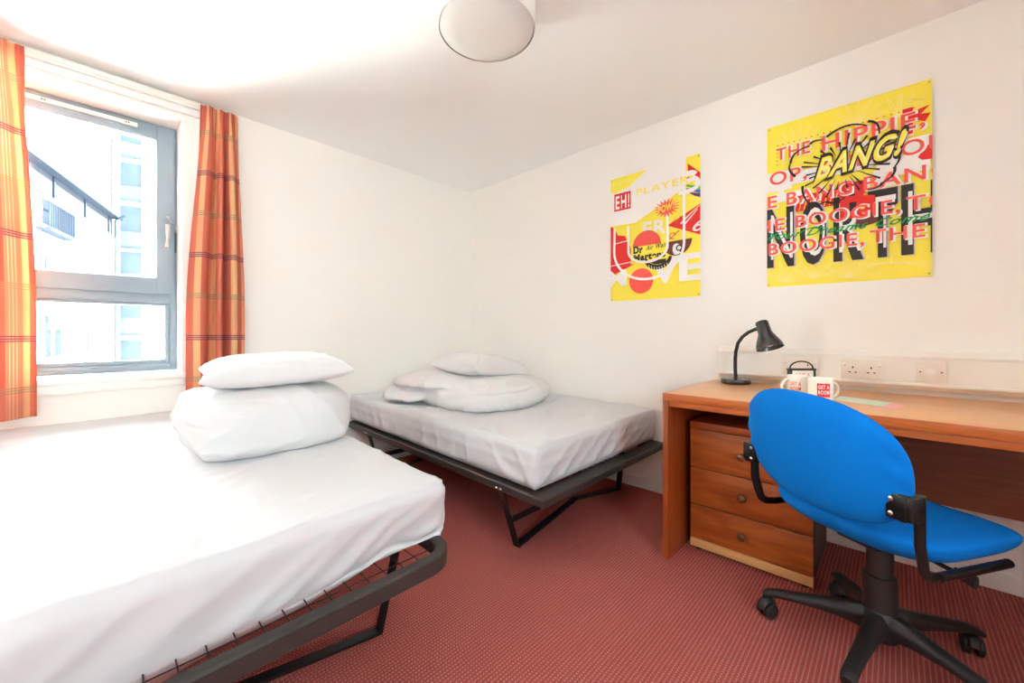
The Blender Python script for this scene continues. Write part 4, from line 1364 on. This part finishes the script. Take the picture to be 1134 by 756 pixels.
# base legs (angles in world frame)
b = B(); lathe(b, [(.030, .058), (.046, .064), (.050, .085), (.050, .118), (.046, .135), (.040, .150)], 36); obj('base_hub', b, M['black_plastic'], chair)
def base_leg(a):
    d = Vector((math.cos(a), math.sin(a), 0)); s_ = Vector((-d.y, d.x, 0))
    b = B(); rings = []
    for r_, zt_, zb_, w_ in ((.025, .148, .075, .030), (.055, .146, .078, .029), (.10, .138, .086, .026), (.16, .125, .087, .023), (.22, .113, .083, .021), (.27, .103, .078, .020), (.30, .093, .070, .020), (.314, .084, .062, .016)):
        ring = []
        for (u, v) in ((-1, 0), (-.9, .45), (-.45, 1), (.45, 1), (.9, .45), (1, 0), (.8, -.8), (-.8, -.8)):
            z = (zt_ + zb_) / 2 + v * (zt_ - zb_) / 2
            ring.append(b.verts.new(d * r_ + s_ * w_ * u + Vector((0, 0, z))))
        rings.append(ring)
    n = 8
    for A, C in zip(rings[:-1], rings[1:]):
        for k in range(n): b.faces.new((A[k], C[k], C[(k + 1) % n], A[(k + 1) % n]))
    b.faces.new(rings[0]); b.faces.new(list(reversed(rings[-1])))
    bmesh.ops.recalc_face_normals(b, faces=b.faces)
    lg = obj('base_leg', b, M['black_plastic'], chair, angle=50)
    # twin-wheel caster
    q = B(); c = d * .292
    wa = a + (PI * .98 if abs(a - a0) < .01 else .9); ax_ = Vector((-math.sin(wa), math.cos(wa), 0)); tr_ = Vector((math.cos(wa), math.sin(wa), 0)) * .012
    for sgn in (-1, 1):
        mt = T(*(c + tr_ + ax_ * .006 * sgn + Vector((0, 0, .0275)))) @ frame_to(ax_ * sgn)
        lathe(q, [(.020, 0), (.0265, .002), (.0272, .008), (.0265, .015), (.020, .019), (.008, .0195), (.006, .022), (.001, .0222)], 28, mt)
    tube(q, [c + Vector((0, 0, .03)), c + Vector((0, 0, .066))], .007, n=10)
    # hood
    hb = []
    for i in range(9):
        t_ = PI * i / 8
        hb.append(c + tr_ + Vector((math.cos(wa), math.sin(wa), 0)) * math.cos(t_) * .027 + Vector((0, 0, .034 + .026 * math.sin(t_))))
    tube(q, hb, .010, n=8, sx=1.5)
    obj('caster', q, M['black_plastic'], lg)
a0 = math.radians(25.2)
for k in range(5): base_leg(a0 + k * 2 * PI / 5)
b = B(); lathe(b, [(.040, .150), (.043, .152), (.042, .24), (.0405, .255), (.033, .257), (.033, .345), (.030, .36), (.028, .395)], 36); obj('gas_column', b, M['black_plastic'], chair)

def CH(l, f, z):      # chair frame: l to the sitter's right, f forward
    fw = Vector((math.cos(FA), math.sin(FA), 0)); rt = Vector((math.sin(FA), -math.cos(FA), 0))
    return rt * l + fw * f + Vector((0, 0, z))
def pad(b, a, c, tfront, tback, ex, place, nr=26, na=96, px=2.4):
    """cushion: superellipse outline a x c"""
    def ring(rho, s):
        out = []
        for k in range(na):
            t_ = 2 * PI * k / na; ct, st = math.cos(t_), math.sin(t_)
            x = a * math.copysign(abs(ct) ** (2 / ex), ct) * rho; y = c * math.copysign(abs(st) ** (2 / ex), st) * rho
            h_ = (1 - rho ** px) ** .5 if rho < 1 else 0
            out.append(b.verts.new(place(x, y, (tfront if s > 0 else -tback) * h_)))
        return out
    rs = [math.sin(PI / 2 * i / nr) for i in range(1, nr + 1)]
    edge = ring(1.0, 1)
    for s in (1, -1):
        cen_ = b.verts.new(place(0, 0, tfront if s > 0 else -tback))
        rr = [ring(q, s) for q in rs[:-1]] + [edge]
        for k in range(na):
            f = (cen_, rr[0][k], rr[0][(k + 1) % na]); b.faces.new(f)
        for A, C in zip(rr[:-1], rr[1:]):
            for k in range(na): b.faces.new((A[k], C[k], C[(k + 1) % na], A[(k + 1) % na]))
    bmesh.ops.recalc_face_normals(b, faces=b.faces)
# seat
b = B()
def seat_place(x, y, t_):
    # x: lateral, y: forward
    z = .452 + t_ + .012 * (x / .24) ** 2 - .030 * max(0, (y - .10) / .14) ** 2 + .012 * max(0, (-y - .1) / .13)
    return CH(x, y + .022, z)
pad(b, .240, .245, .030, .062, 3.6, seat_place, px=5.0)
obj('seat', b, M['chair_blue'], chair, angle=180)
b = B(); 
def plate_place(x, y, t_): return CH(x, y + .03, .388 + t_)
pad(b, .13, .14, .006, .006, 4, plate_place, nr=6, na=48, px=6); obj('seat_plate', b, M['black_plastic'], chair)
b = B()
for q in ((-.06, .06, -.10, .12),):
    vs = box(b, q[0], q[1], q[2], q[3], .366, .392, bev=.006)
    for v in vs: v.co = CH(v.co.x, v.co.y, v.co.z)
bmesh.ops.recalc_face_normals(b, faces=b.faces)
obj('tilt_mechanism', b, M['black_steel'], chair)
# backrest
b = B()
BT = -.14
def back_place(x, y, t_):
    # x lateral, y vertical in the pad, t_ towards the sitter
    f = -.288 + .055 * (x / .24) ** 2 * .6 + t_ - .10 * y
    z = .672 + y * .985 + BT * x * .5
    wr_ = .0045 * math.sin(abs(x) * 60 + y * 90) * sstep(.17, .23, abs(x)) * (1 if t_ < 0 else 0)
    return CH(x, f - wr_, z)
pad(b, .240, .172, .030, .040, 2.45, back_place, px=3.6)
obj('backrest', b, M['chair_blue'], chair, angle=180)
# side bars
for s in (-1, 1):
    zt_ = .672 + BT * s * .245 * .5 + (-.012 if s > 0 else -.040)
    b = B()
    path = [(.235 * s, .10, .408), (.235 * s, -.10, .408), (.235 * s, -.16, .409), (.235 * s, -.195, .414), (.236 * s, -.215, .430), (.238 * s, -.225, .46), (.240 * s, -.236, .50), (.242 * s, -.240, zt_ - .02)]
    rings = []
    P3 = [CH(*p) for p in path]
    tube(b, P3[:3], .0115, n=10)
    tube(b, P3[2:], [.0115, .013, .0145, .0155, .0155, .0155], n=12, sx=.62)
    bar = obj('back_support', b, M['black_steel'], chair)
    b = B()
    # bolted bracket lying on the back of the pad
    vs = box(b, -.021, .021, -.012, .012, -.032, .032, bev=.003) + box(b, min(.012 * s, .034 * s), max(.012 * s, .034 * s), -.008, .034, -.030, .030, bev=.003)
    for v in vs: v.co = CH(s * .217 + v.co.x, -.271 + v.co.y, zt_ - .052 + v.co.z)
    bmesh.ops.recalc_face_normals(b, faces=b.faces)
    br = obj('bracket', b, M['black_steel'], bar)
    fw = Vector((math.cos(FA), math.sin(FA), 0))
    for dz in (-.018, .018):
        b = B(); lathe(b, [(.006, 0), (.006, .002), (.003, .0035)], 12, T(*CH(s * .209, -.2842, zt_ - .052 + dz)) @ frame_to(-fw))
        obj('screw', b, M['bolt'], br)
b = B()
tube(b, [CH(.06, .0, .380), CH(.17, -.02, .378), CH(.205, -.02, .376)], .006, n=8); tube(b, [CH(.19, -.02, .376), CH(.235, -.025, .374)], [.014, .018], n=12, sx=.45, up=(0, 0, 1))
obj('adjustment_lever', b, M['black_plastic'], chair)
